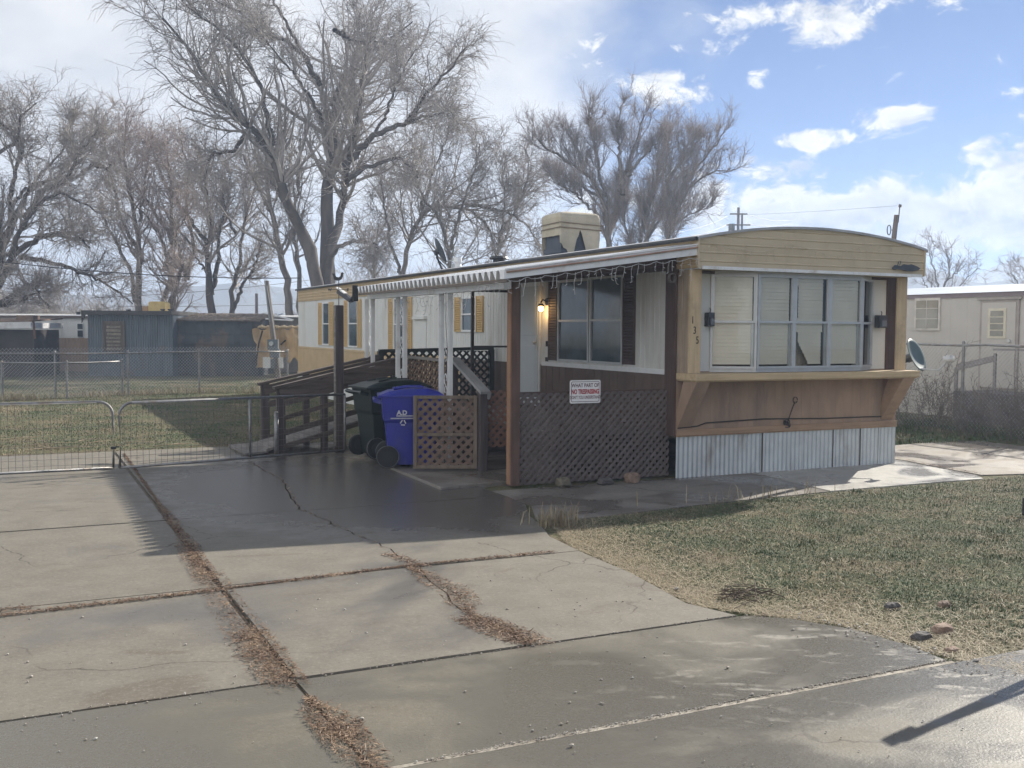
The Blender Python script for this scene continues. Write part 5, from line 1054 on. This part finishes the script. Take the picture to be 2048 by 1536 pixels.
# ================================================================== poles and overhead lines
def ppole(name, label, px, py_top, D, r0, arms, hor=None):
    P0 = ground_at(px, D); T = px2(px, py_top, D); P0 = Vector((T.x, T.y, -.05)); t = thing(name, label, 'utility pole', P0)
    b = MB(); b.tube([P0, T], [r0*1.25, r0], 8); b.build('pole', mat('pole_dark', (.16, .125, .11), .85, .3, 6), t)
    b = MB()
    for dz, w_ in arms: b.beam(T+Z_*dz-RT*w_/2-FW*.1, T+Z_*dz+RT*w_/2-FW*.1, .1, .12)
    if arms: b.build('crossarm', mat('pole_dark', (0, 0, 0)), t)
    return t, T
t, T = ppole('power_pole', 'distant power pole with crossarms and transformer above the home roof', 1477, 415, 95, .12, [(-.6, 1.6), (-1.6, 2.2)])
b = MB(); b.tube([T+RT*-.6-Z_*2.4, T+RT*-.6-Z_*1.5], .3, 10); b.tube([T+RT*.35-Z_*2.2, T+RT*.35-Z_*.6], .1, 6); b.build('transformer', mat('transformer_grey', (.14, .13, .13), .6), t)
P0 = px2(1783, 520, 34); P1 = px2(1793, 430, 34)
sp_ = thing('service_mast', 'leaning wooden service mast with wire loop behind the roof at right', 'utility pole', (P0.x, P0.y, 0))
b = MB(); b.tube([(P0.x-.15, P0.y, -.05), P0, P1], [.10, .085, .075], 8); b.tube([P1-Z_*.25+RT*.06, P1+Z_*.28+RT*.1], .02, 5); b.tube([P1+Z_*.26+RT*.1, P1+Z_*.34+RT*.12], .05, 6); b.build('pole', mat('pole_dark', (0, 0, 0)), sp_)
b = MB(); c = px2(1778, 460, 34); b.tube([c+RT*.06*math.cos(a)+Z_*.16*math.sin(a) for a in np.linspace(0, 6.28, 14)], .018, 5); b.tube([c+RT*.06, c+RT*.25], .012, 4); b.build('wire_loop', black_metal, sp_)
ppole('power_pole', 'slender distant power pole in the gap between trees at left', 513, 587, 75, .11, [])
wl = mat('line_black', (.03, .03, .032), .6)
def line(name, label, pts, sag, r_, group='overhead lines'):
    b = MB(); A, B = pts; b.tube([A.lerp(B, f)-Z_*sag*4*f*(1-f) for f in np.linspace(0, 1, 13)], r_, 4, False); tag(b.build(name, wl), label, 'power line', group)
T0 = px2(1477, 425, 95)
for i, (ex, ey, D) in enumerate(((1320, 470, 60), (1325, 478, 60), (1340, 462, 60))): line('power_line', 'thin overhead line running left from the distant crossarm pole', (T0-Z_*(.2+.8*i)-RT*.8, px2(ex, ey, D)), .3, .012, 'lines left of the crossarm pole')
for i, (ex, ey, D) in enumerate(((1585, 440, 130), (1580, 447, 130))): line('power_line', 'thin overhead line running right from the distant crossarm pole', (T0-Z_*(.2+.8*i)+RT*.8, px2(ex, ey, D)), .3, .016, 'lines right of the crossarm pole')
line('power_line', 'very faint wire crossing the cloud to the service mast', (px2(1330, 428, 90), P1+Z_*.3), .2, .004)
line('power_line', 'dark overhead line across the bare trees at left, the highest one', (px2(-60, 515, 42), px2(600, 556, 40)), .25, .018)
line('power_line', 'lower overhead line across the tree trunks at left', (px2(180, 596, 55), px2(620, 560, 70)), .15, .016)
line('power_line', 'lowest overhead line just above the far trailer roofs', (px2(220, 612, 55), px2(620, 606, 70)), .1, .014)

# ================================================================== bare trees
def normz(v): return v/np.maximum(np.linalg.norm(v, axis=-1, keepdims=True), 1e-9)
def spawn(par, prad, k, t0, t1, npts, lf, ang, wig, trop, rscale, rmin, seed, droop=0.):
    """children along each parent polyline; par (N,P,3), prad (N,P)"""
    rg = np.random.default_rng(seed); N, P, _ = par.shape
    plen = np.linalg.norm(np.diff(par, axis=1), axis=2).sum(1)
    t = rg.uniform(t0, t1, (N, k)); ti = t*(P-1); i0 = np.clip(ti.astype(int), 0, P-2); f = (ti-i0)[..., None]
    ar = np.arange(N)[:, None]
    st = par[ar, i0]*(1-f)+par[ar, i0+1]*f; tg = normz(par[ar, i0+1]-par[ar, i0]); r0 = prad[ar, i0]*(1-f[..., 0])+prad[ar, i0+1]*f[..., 0]
    st = st.reshape(-1, 3); tg = tg.reshape(-1, 3); r0 = r0.reshape(-1); n = len(st)
    rv = normz(rg.normal(size=(n, 3))); perp = normz(np.cross(tg, rv)); a = rg.uniform(ang[0], ang[1], n)[:, None]
    d = normz(tg*np.cos(a)+perp*np.sin(a))
    L = np.repeat(plen, k)*rg.uniform(lf[0], lf[1], n)*(1-.45*t.reshape(-1)) if lf[1] < 5 else rg.uniform(lf[0]-10, lf[1]-10, n)
    pts = np.zeros((n, npts, 3)); pts[:, 0] = st; cur = st.copy(); step = (L/(npts-1))[:, None]
    for j in range(1, npts):
        d = normz(d+rg.normal(size=(n, 3))*wig+np.array([0, 0, 1.])*trop-np.array([0, 0, 1.])*droop*j/npts); cur = cur+d*step; pts[:, j] = cur
    rs = np.maximum(r0*rscale*rg.uniform(.75, 1, n), rmin)[:, None]*np.linspace(1, .32, npts)[None]
    return pts, np.maximum(rs, rmin*.55)
def tubes(pts, rad, sides):
    N, P, _ = pts.shape; tg = np.empty_like(pts); tg[:, 1:-1] = pts[:, 2:]-pts[:, :-2]; tg[:, 0] = pts[:, 1]-pts[:, 0]; tg[:, -1] = pts[:, -1]-pts[:, -2]; tg = normz(tg)
    ref = np.where(np.abs(tg[:, :1, 2:3]) < .85, np.array([0, 0, 1.]), np.array([1., 0, 0])); a = normz(np.cross(tg, ref)); b = np.cross(tg, a)
    an = np.arange(sides)*2*np.pi/sides
    V = pts[:, :, None]+(a[:, :, None]*np.cos(an)[None, None, :, None]+b[:, :, None]*np.sin(an)[None, None, :, None])*rad[:, :, None, None]
    base = (np.arange(N)*P*sides)[:, None, None]; i = np.arange(P-1)[None, :, None]*sides; j = np.arange(sides)[None, None]
    q = np.stack([base+i+j, base+i+(j+1) % sides, base+i+sides+(j+1) % sides, base+i+sides+j], -1).reshape(-1, 4)
    return V.reshape(-1, 3), q
def merge(parts):
    vs, fs, o = [], [], 0
    for p, r_, s in parts:
        v, f = tubes(p, r_, s); vs.append(v); fs.append(f+o); o += len(v)
    return np.concatenate(vs), np.concatenate(fs)
def resample(pl, rad, n=26):
    pl = np.array(pl, float); L = np.r_[0, np.cumsum(np.linalg.norm(np.diff(pl, axis=0), axis=1))]; s = np.linspace(0, L[-1], n)
    P = np.stack([np.interp(s, L, pl[:, k]) for k in range(3)], 1)
    for _ in range(2): P[1:-1] = .25*P[:-2]+.5*P[1:-1]+.25*P[2:]
    return P, rad[0]+(rad[1]-rad[0])*(s/L[-1])**.8
def bark(name, col, var=.4):
    return mat(name, col, .9, var, 3, bump=.8, bscale=25, stretch=(1, 1, .25), spec=.2)
def tree(name, label, limbs, D, base, m_trunk, m_twig, dens=(7, 7, 6), len1=(.30, .55), seed=0, rt=.0085, droop=.12, group=None, depth=2.0, trop=.10, twig=(10.35, 10.9), side=(.4, 1.1), side2=(.35, 1.0)):
    """limbs: pixel polylines with start/end radius (m), given a depth wander; children grow from them in all directions"""
    rg = np.random.default_rng(seed); LP, LR = [], []
    for pl, ra, rb in limbs:
        k = len(pl); w0 = np.cumsum(rg.normal(0, depth/3, k)); w0 -= w0[0]; drift = rg.uniform(-1, 1)*depth
        p3 = [px2(x, y, D)+FW*(w0[i]+drift*i/max(1, k-1))*(1 if i else 0) for i, (x, y) in enumerate(pl)]
        P, R = resample([tuple(q) for q in p3], (ra, rb)); P[1:-1] += rg.normal(0, .04, P[1:-1].shape); LP.append(P); LR.append(R)
    t = thing(name, label, 'tree', (base.x, base.y, -.03), group)
    LP, LR = np.array(LP), np.array(LR)
    V, F = merge([(LP, LR, 9)]); npmesh('trunk', V, F, m_trunk, t, smooth=True)
    ll = np.linalg.norm(np.diff(LP, axis=1), axis=2).sum(1); ix = np.repeat(np.arange(len(LP)), np.maximum(3, np.round(dens[0]*len(LP)*ll/ll.sum())).astype(int)); ib = ix[::2]
    c1, r1 = spawn(LP[ix], LR[ix], 1, .40, 1, 10, len1, side, .16, trop, .55, .022, seed+1, 0)
    c1b, r1b = spawn(LP[ib], LR[ib], 1, .38, 1, 8, (10.7, 11.9), (.5, 1.2), .2, trop, .35, .014, seed+5, 0)
    c2, r2 = spawn(c1, r1, dens[1], .12, 1, 7, (.28, .6), side2, .2, trop*.8, .55, .015, seed+2, droop*.5)
    c2b, r2b = spawn(c1b, r1b, 3, .15, 1, 6, (.35, .65), side2, .2, trop*.6, .55, .013, seed+6, droop*.5)
    c3, r3 = spawn(c2, r2, dens[2], .08, 1, 5, twig, (.25, .9), .24, trop*.5, .5, rt, seed+3, droop*2)
    c3b, r3b = spawn(c2b, r2b, dens[2], .08, 1, 5, twig, (.25, .9), .24, trop*.5, .5, rt, seed+7, droop*2)
    V, F = merge([(c1, r1, 5), (c1b, r1b, 4), (c2, r2, 4), (c2b, r2b, 3), (c3, r3, 3), (c3b, r3b, 3)]); npmesh('crown', V, F, m_twig, t)
    return t
def Q(pts, ox, oy, sc): return [(ox+x/sc, oy+y/sc) for x, y in pts]
bk = bark('bark_dark', (.14, .12, .108)); bk2 = bark('bark_grey', (.25, .22, .195)); tw1 = bark('twigs_grey', (.43, .39, .36), .4); tw2 = bark('twigs_rose', (.47, .40, .37), .4); tw3 = bark('twigs_brown', (.36, .31, .295), .35)
c = lambda pts: Q(pts, 400, 0, 2.56)
D1 = 45
tree('cottonwood_tree', 'tallest bare spreading tree standing behind the far end of the yellow home', [
    (c([(660, 1890), (640, 1600), (625, 1400), (620, 1200), (628, 1000), (635, 800), (632, 600), (625, 430), (630, 300), (660, 220), (690, 150), (685, 0), (700, -180)]), .46, .05),
    (c([(655, 1800), (600, 1380), (520, 1180), (470, 1030), (410, 880), (370, 760), (330, 700), (240, 665), (200, 600), (170, 500), (100, 430), (40, 370), (0, 290), (-80, 190)]), .36, .04),
    (c([(250, 670), (150, 740), (70, 800), (20, 900), (0, 980)]), .11, .03), (c([(370, 740), (365, 600), (350, 500), (300, 400), (240, 300), (150, 200), (40, 140)]), .13, .03),
    (c([(560, 1330), (480, 1130), (420, 1000), (330, 910), (300, 800)]), .17, .04), (c([(655, 1700), (650, 1350), (690, 1050), (740, 830), (790, 700), (810, 520), (820, 420), (810, 260), (860, 130)]), .30, .04),
    (c([(740, 850), (800, 780), (900, 700), (1050, 620), (1150, 520), (1280, 400), (1370, 290)]), .17, .03), (c([(750, 930), (850, 850), (950, 830), (1030, 820), (1100, 860), (1130, 930)]), .12, .03),
    (c([(670, 1310), (740, 1250), (830, 1240), (920, 1260), (970, 1330)]), .11, .03), (c([(615, 430), (580, 360), (520, 270), (450, 230), (350, 190), (280, 130), (180, 60), (60, 20)]), .14, .03),
    (c([(690, 155), (760, 140), (850, 90), (950, 20), (1040, -40)]), .11, .03), (c([(520, 270), (480, 180), (420, 80), (380, -40)]), .08, .03), (c([(870, 720), (950, 600), (1010, 480), (1040, 380), (1120, 280)]), .08, .03), (c([(630, 620), (560, 480), (500, 400), (400, 280)]), .08, .02), (c([(1050, 620), (1200, 590), (1300, 620), (1340, 700)]), .07, .02)],
    D1, px2(655, 735, D1), bk, tw1, (26, 6, 4), (.14, .42), 100, .0105, .22, None, 2.8, .08, (10.4, 11.3))
# companion trunk left of it
tree('slim_tree', 'slender twin trunked bare tree left of the tallest tree, leaning left', [(c([(470, 1900), (440, 1480), (400, 1250), (360, 1080), (330, 920), (310, 760), (290, 600)]), .26, .05), (c([(520, 1900), (515, 1400), (500, 1150), (520, 950), (560, 750)]), .17, .04), (c([(360, 1080), (250, 900), (200, 760)]), .09, .03)], 50, px2(580, 740, 50), bk2, tw1, (18, 6, 4), (.2, .5), 130, .011)
c = lambda pts: Q(pts, 950, 180, 3.724)
D2 = 52
tree('round_tree', 'round crowned bare tree against blue sky right of the canvas covered cooler', [
    (c([(1000, 1900), (990, 1180), (960, 980), (930, 800), (840, 650), (700, 570), (560, 490), (450, 440)]), .24, .03), (c([(1010, 1900), (1000, 1170), (1050, 950), (1100, 800), (1130, 640), (1180, 480), (1250, 330), (1300, 130)]), .24, .03),
    (c([(960, 960), (985, 830), (910, 650), (900, 450), (870, 300), (840, 150)]), .14, .025), (c([(1100, 780), (1080, 600), (1090, 450), (1060, 250), (1090, 110)]), .14, .025),
    (c([(1240, 1900), (1220, 1150), (1290, 870), (1390, 620), (1400, 480), (1480, 330), (1530, 250)]), .16, .025), (c([(1260, 1900), (1250, 1140), (1370, 850), (1440, 650), (1560, 500), (1650, 380), (1690, 290)]), .16, .025),
    (c([(1300, 1900), (1290, 1130), (1420, 900), (1560, 740), (1640, 600), (1780, 450), (1860, 310)]), .15, .025), (c([(1410, 1900), (1410, 1110), (1450, 950), (1550, 800), (1650, 660), (1800, 600), (1950, 550)]), .14, .025),
    (c([(1450, 1900), (1460, 1110), (1530, 980), (1640, 890), (1750, 840), (1890, 790)]), .12, .02), (c([(1180, 1900), (1165, 1150), (1120, 980), (1140, 820), (1080, 700)]), .10, .02), (c([(930, 800), (780, 700), (650, 680), (520, 600)]), .09, .02), (c([(1130, 640), (1200, 560), (1310, 430), (1440, 280)]), .09, .02), (c([(840, 650), (780, 480), (700, 350), (640, 280)]), .08, .02), (c([(1000, 1100), (860, 900), (700, 800), (560, 780)]), .08, .02)],
    D2, px2(1225, 720, D2), bk2, tw3, (26, 7, 5), (.10, .30), 200, .009, .02, None, 2.4, .16, (10.35, 11.0), (.25, .6), (.18, .5))
c = lambda pts: Q(pts, 0, 150, 3.072)
tree('spreading_tree', 'wide low branching bare tree at the far left edge', [
    (c([(-60, 1800), (-30, 1400), (0, 1330), (50, 1130), (60, 980), (20, 880), (-30, 760), (-90, 600)]), .38, .06), (c([(-20, 1300), (120, 1120), (230, 1010), (340, 980), (440, 970), (560, 1010), (650, 1080)]), .20, .04),
    (c([(0, 1260), (90, 1150), (180, 1080), (300, 920), (400, 790), (500, 770), (600, 800), (720, 880)]), .17, .03), (c([(30, 1000), (90, 780), (200, 680), (260, 630), (340, 590), (400, 520)]), .15, .03), (c([(150, 870), (230, 830), (310, 760), (380, 700), (450, 660), (500, 590), (550, 490), (620, 420), (690, 340)]), .17, .03),
    (c([(60, 980), (80, 700), (120, 480), (130, 350), (160, 250), (200, 160)]), .15, .03), (c([(-30, 760), (30, 500), (100, 400), (20, 330), (-60, 200)]), .12, .03), (c([(500, 600), (600, 560), (700, 600), (780, 590)]), .08, .02), (c([(-40, 1420), (100, 1350), (230, 1290), (340, 1310), (430, 1440)]), .18, .04), (c([(120, 1120), (300, 1150), (480, 1190), (600, 1300), (720, 1400)]), .12, .03), (c([(-40, 1420), (150, 1390), (300, 1380), (420, 1310)]), .13, .03), (c([(90, 780), (200, 600), (340, 450), (380, 250)]), .09, .02)],
    46, px2(-20, 735, 46), bk, tw1, (22, 6, 4), (.16, .42), 300, .0105, .16, twig=(10.4, 11.2))
tree('yard_tree', 'bare multi stemmed tree behind the yellow covered roof cooler', [
    (c([(930, 1800), (910, 1460), (880, 1150), (860, 900), (850, 720), (830, 500), (850, 350)]), .25, .04), (c([(1000, 1800), (990, 1460), (1010, 1200), (980, 1000), (900, 850), (800, 700), (720, 500)]), .24, .03), (c([(1080, 1800), (1075, 1460), (1050, 1200), (990, 1000), (950, 900), (880, 800)]), .15, .03), (c([(1080, 1800), (1090, 1460), (1150, 1260), (1240, 1190)]), .2, .06), (c([(1150, 1260), (1120, 1100), (1080, 950), (1080, 760), (1040, 560), (960, 380)]), .14, .03), (c([(1150, 1260), (1190, 1050), (1160, 850), (1190, 650), (1150, 420)]), .13, .03), (c([(830, 1390), (780, 1200), (700, 1000), (600, 860), (520, 780)]), .12, .03), (c([(880, 1150), (760, 900), (700, 700), (660, 480), (600, 330)]), .12, .03), (c([(860, 900), (920, 700), (920, 500), (900, 360)]), .09, .02), (c([(1010, 1200), (1080, 1080), (1160, 960), (1260, 860)]), .10, .02)],
    52, px2(320, 725, 52), bk2, tw2, (20, 5, 4), (.16, .42), 400, .011, .06, twig=(10.4, 11.2))
tree('yard_tree', 'dark bare tree with thick knobbly trunk right of the multi stemmed tree', [
    (c([(1310, 1800), (1310, 1450), (1290, 1250), (1270, 1030), (1250, 880), (1220, 700), (1180, 500)]), .30, .04), (c([(1300, 1350), (1330, 1150), (1330, 980), (1380, 800), (1400, 600)]), .16, .03), (c([(1410, 1800), (1415, 1450), (1400, 1330), (1450, 1150), (1450, 980), (1500, 800), (1540, 640)]), .22, .03), (c([(1430, 1440), (1500, 1300), (1600, 1200), (1680, 1050)]), .12, .03), (c([(1270, 1030), (1180, 880), (1080, 720), (1000, 500)]), .12, .03), (c([(1290, 1250), (1200, 1130), (1120, 1050)]), .09, .02), (c([(1450, 980), (1400, 850), (1380, 720)]), .09, .02)],
    55, px2(428, 722, 55), bk, tw1, (18, 6, 4), (.18, .48), 500, .0115, .1, twig=(10.4, 11.2))
P = lambda *a: list(a)
tree('arching_tree', 'bare tree with a long arching limb behind the satellite dish', [
    (P((905, 735), (905, 600), (900, 500), (880, 440), (850, 400), (830, 340)), .2, .04), (P((800, 735), (805, 560), (815, 480), (840, 420), (870, 408), (930, 411), (960, 425), (985, 470), (1000, 530)), .2, .05), (P((900, 500), (930, 400), (950, 340), (960, 290)), .11, .03), (P((985, 735), (985, 560), (1000, 470), (1010, 400), (1005, 330)), .15, .03), (P((1000, 470), (1040, 400), (1060, 340), (1050, 300)), .1, .03), (P((805, 560), (780, 480), (770, 400), (760, 330)), .11, .03), (P((840, 420), (870, 340), (900, 290), (905, 250)), .1, .02), (P((930, 411), (1000, 420), (1050, 450), (1080, 500)), .1, .03), (P((760, 735), (755, 600), (740, 520), (750, 440)), .12, .03)],
    56, px2(900, 720, 56), bk2, tw1, (24, 7, 4), (.2, .6), 600, .0115, .16, twig=(10.4, 11.2))
tree('small_tree', 'small distant bare tree beyond the beige home roof at right', [
    (P((1873, 690), (1873, 590), (1870, 555), (1862, 530), (1856, 505)), .16, .03), (P((1880, 690), (1880, 590), (1882, 560), (1884, 530), (1880, 500)), .16, .03), (P((1882, 590), (1895, 560), (1915, 545), (1930, 530)), .11, .02), (P((1890, 690), (1893, 600), (1920, 570), (1945, 545), (1952, 538)), .12, .02), (P((1873, 590), (1855, 570), (1850, 550)), .09, .02)],
    80, px2(1880, 715, 80), bk2, tw3, (6, 5, 4), (.3, .55), 700, .012, .03, None, 1.5)
tree('small_tree', 'low bare tree at the right frame edge beyond the chimney', [(P((2040, 690), (2035, 600), (2025, 560), (2010, 545)), .15, .03), (P((2050, 690), (2050, 590), (2055, 550), (2040, 530)), .15, .03), (P((2055, 690), (2060, 590), (2075, 560)), .12, .03)], 85, px2(2045, 712, 85), bk2, tw3, (6, 5, 4), (.3, .55), 720, .012, .03, None, 1.5)
# bushes by the right fence
def bush(name, label, c0, n1_, h, spread, seed, m_, group=None):
    rg = np.random.default_rng(seed); t = thing(name, label, 'bush', c0, group)
    st = np.array(c0)+np.stack([rg.normal(0, spread*.35, n1_), rg.normal(0, spread*.5, n1_), np.zeros(n1_)], 1); d = normz(np.stack([rg.normal(0, .4, n1_), rg.normal(0, .4, n1_), np.ones(n1_)], 1)); L = h*rg.uniform(.5, 1, n1_)
    pts = st[:, None]+d[:, None]*(L[:, None, None]*np.linspace(0, 1, 7)[None, :, None])+np.cumsum(rg.normal(0, .03, (n1_, 7, 3)), 1); rr = np.full((n1_, 1), .006)*np.linspace(1, .4, 7)[None]
    c2, r2 = spawn(pts, rr, 7, .2, 1, 5, (.25, .6), (.3, 1), .25, .1, .6, .004, seed+1); c3, r3 = spawn(c2, r2, 4, .2, 1, 4, (.3, .6), (.3, 1), .25, .05, .6, .003, seed+2)
    V, F = merge([(pts, rr, 4), (c2, r2, 3), (c3, r3, 3)]); npmesh('branches', V, F, m_, t); return t
bm = bark('bush_grey', (.17, .15, .135), .3)
Gb = 'bare bushes along the right wire fence'
for i, (x, y, h, s, lb) in enumerate([(7.55, 3.9, 1.35, .8, 'bare grey bush nearest the right end of our home, by the wire fence'), (7.5, 2.6, 1.1, .8, 'bare tangled bush in front of the sloping handrail'), (7.45, 1.3, 1.2, .8, 'bare bush in front of the beige home door'), (7.4, .3, 1.0, .8, 'bare bush at the right frame edge by the fence')]): bush('bare_bush', lb, (x, y, -.03), 34, h, s, 900+i*7, bm, Gb)
# far hedge of bare scrub under the trees
rg = np.random.default_rng(77); n = 1500; px_ = rg.uniform(-250, 1500, n); DD = rg.uniform(62, 84, n)
st = np.array([tuple(ground_at(a, d_, -.05)) for a, d_ in zip(px_, DD)]); L = rg.uniform(2, 6.5, n)*np.interp(px_, [-250, 250, 420, 560, 700, 1150, 1500], [.9, .45, .13, .13, .9, .9, .3])
d = normz(np.stack([rg.normal(0, .25, n), rg.normal(0, .25, n), np.ones(n)], 1)); pts = st[:, None]+d[:, None]*(L[:, None, None]*np.linspace(0, 1, 8)[None, :, None])+np.cumsum(rg.normal(0, .12, (n, 8, 3)), 1); rr = np.full((n, 1), .05)*np.linspace(1, .3, 8)[None]
c2, r2 = spawn(pts, rr, 8, .2, 1, 6, (.25, .5), (.3, .9), .2, .12, .5, .016, 78); c3, r3 = spawn(c2, r2, 5, .1, 1, 4, (10.5, 11.2), (.3, .9), .2, .08, .5, .012, 79)
V, F = merge([(pts, rr, 4), (c2, r2, 3), (c3, r3, 3)]); tag(npmesh('scrub_treeline', V, F, tw1), 'distant line of bare scrub and young trees behind the sheds', 'treeline', kind='stuff')
# ================================================================== hills
def hill(name, D, keys, m_, seed, rough=10):
    rg = np.random.default_rng(seed); pxs = np.linspace(-900, 3000, 160); top = np.interp(pxs, [k[0] for k in keys], [k[1] for k in keys])
    R = 14; vs = []
    for i, px in enumerate(pxs):
        T = px2(px, top[i], D); zt = T.z+rough*(vnoise(np.array([px*.012]), np.array([seed*1.0]), 1, seed)[0]-.5)
        g0 = Vector((T.x, T.y, 0)); o = Vector((CAM.x, CAM.y, 0)); dr = (g0-o).normalized()
        for j in range(R): f = j/(R-1); q = g0-dr*((1-f)*D*.22); z = max(-1, zt*f**1.25+rough*.8*(vnoise(np.array([px*.02]), np.array([f*6.]), 1, seed+3)[0]-.5)*math.sin(f*3.14)); vs.append((q.x, q.y, z))
    fs = np.array([(i*R+j, (i+1)*R+j, (i+1)*R+j+1, i*R+j+1) for i in range(len(pxs)-1) for j in range(R-1)])
    struct(npmesh(name, np.array(vs), fs, m_, smooth=True))
hm = mat('hill_scrub', (.13, .13, .125), .95, .3, .012, (.19, .17, .15), dirt=(.40, .41, .44), dscale=.05, dlo=.55, dhi=.75)
hill('hills', 420, [(-900, 600), (0, 590), (250, 585), (480, 562), (600, 575), (800, 590), (1100, 600), (1500, 590), (1780, 560), (1850, 535), (1905, 545), (1960, 570), (2048, 560), (3000, 540)], hm, 5, 2)
hill('mountains', 500, [(-900, 620), (900, 620), (1500, 600), (1850, 570), (1930, 562), (1990, 535), (2048, 515), (2200, 500), (3000, 500)], mat('mountain_snow', (.55, .58, .63), .95, .4, .01, (.20, .20, .19), dirt=(.7, .72, .76), dscale=.025, dlo=.4, dhi=.6), 6, 3)
# ================================================================== air
hz = MB(); hz.box(-420, 780, -85, 660, -4.2, 50)
M = bpy.data.materials.new('air'); M.use_nodes = True; t = NT(M.node_tree); t.n.remove(t.n['Principled BSDF'])
v = t.new('ShaderNodeVolumePrincipled'); v.inputs['Color'].default_value = (.60, .75, 1, 1); v.inputs['Density'].default_value = 1.9e-3; v.inputs['Anisotropy'].default_value = .2
t.l.new(v.outputs[0], t.n['Material Output'].inputs['Volume'])
tag(hz.build('haze', M), 'pale bluish air that fades the far hills', 'haze', kind='stuff')
S.cycles.volume_bounces = 0

# ================================================================== across the street, behind the viewer (mirrored in the windows)
oh = thing('opposite_home', 'arched roof mobile home across the street, seen only mirrored in the window panes', 'mobile home', (2, -30, 0))
b = MB(); b.box(-4, 12, -34, -30, -.05, 2.6); b.build('wall', beige, oh)
b = MB(); b.prism([(-4.2, -29.8, 2.6), (0, -29.8, 3.1), (4, -29.8, 3.3), (8, -29.8, 3.1), (12.2, -29.8, 2.6)], (0, -4.4, 0)); b.build('roof', roof_mat, oh)
b = MB(); b.box(-2, 1, -30.0, -29.95, 1.1, 2.1); b.box(5, 7, -30.0, -29.95, 1.1, 2.1); b.box(9, 9.9, -30, -29.95, .3, 2.2); b.build('window', dark_glass, oh)
c2_ = thing('opposite_home', 'long dull brown mobile home standing left across the street, only mirrored in the panes', 'mobile home', (-20, -32, 0))
b = MB(); b.box(-30, -9, -37, -32, -.05, 2.9); b.build('wall', tan_panel, c2_)
b = MB(); b.prism([(-30.3, -31.6, 2.9), (-30.3, -34.5, 4.2), (-30.3, -37.4, 2.9)], (21.6, 0, 0)); b.build('roof', roof_mat, c2_)
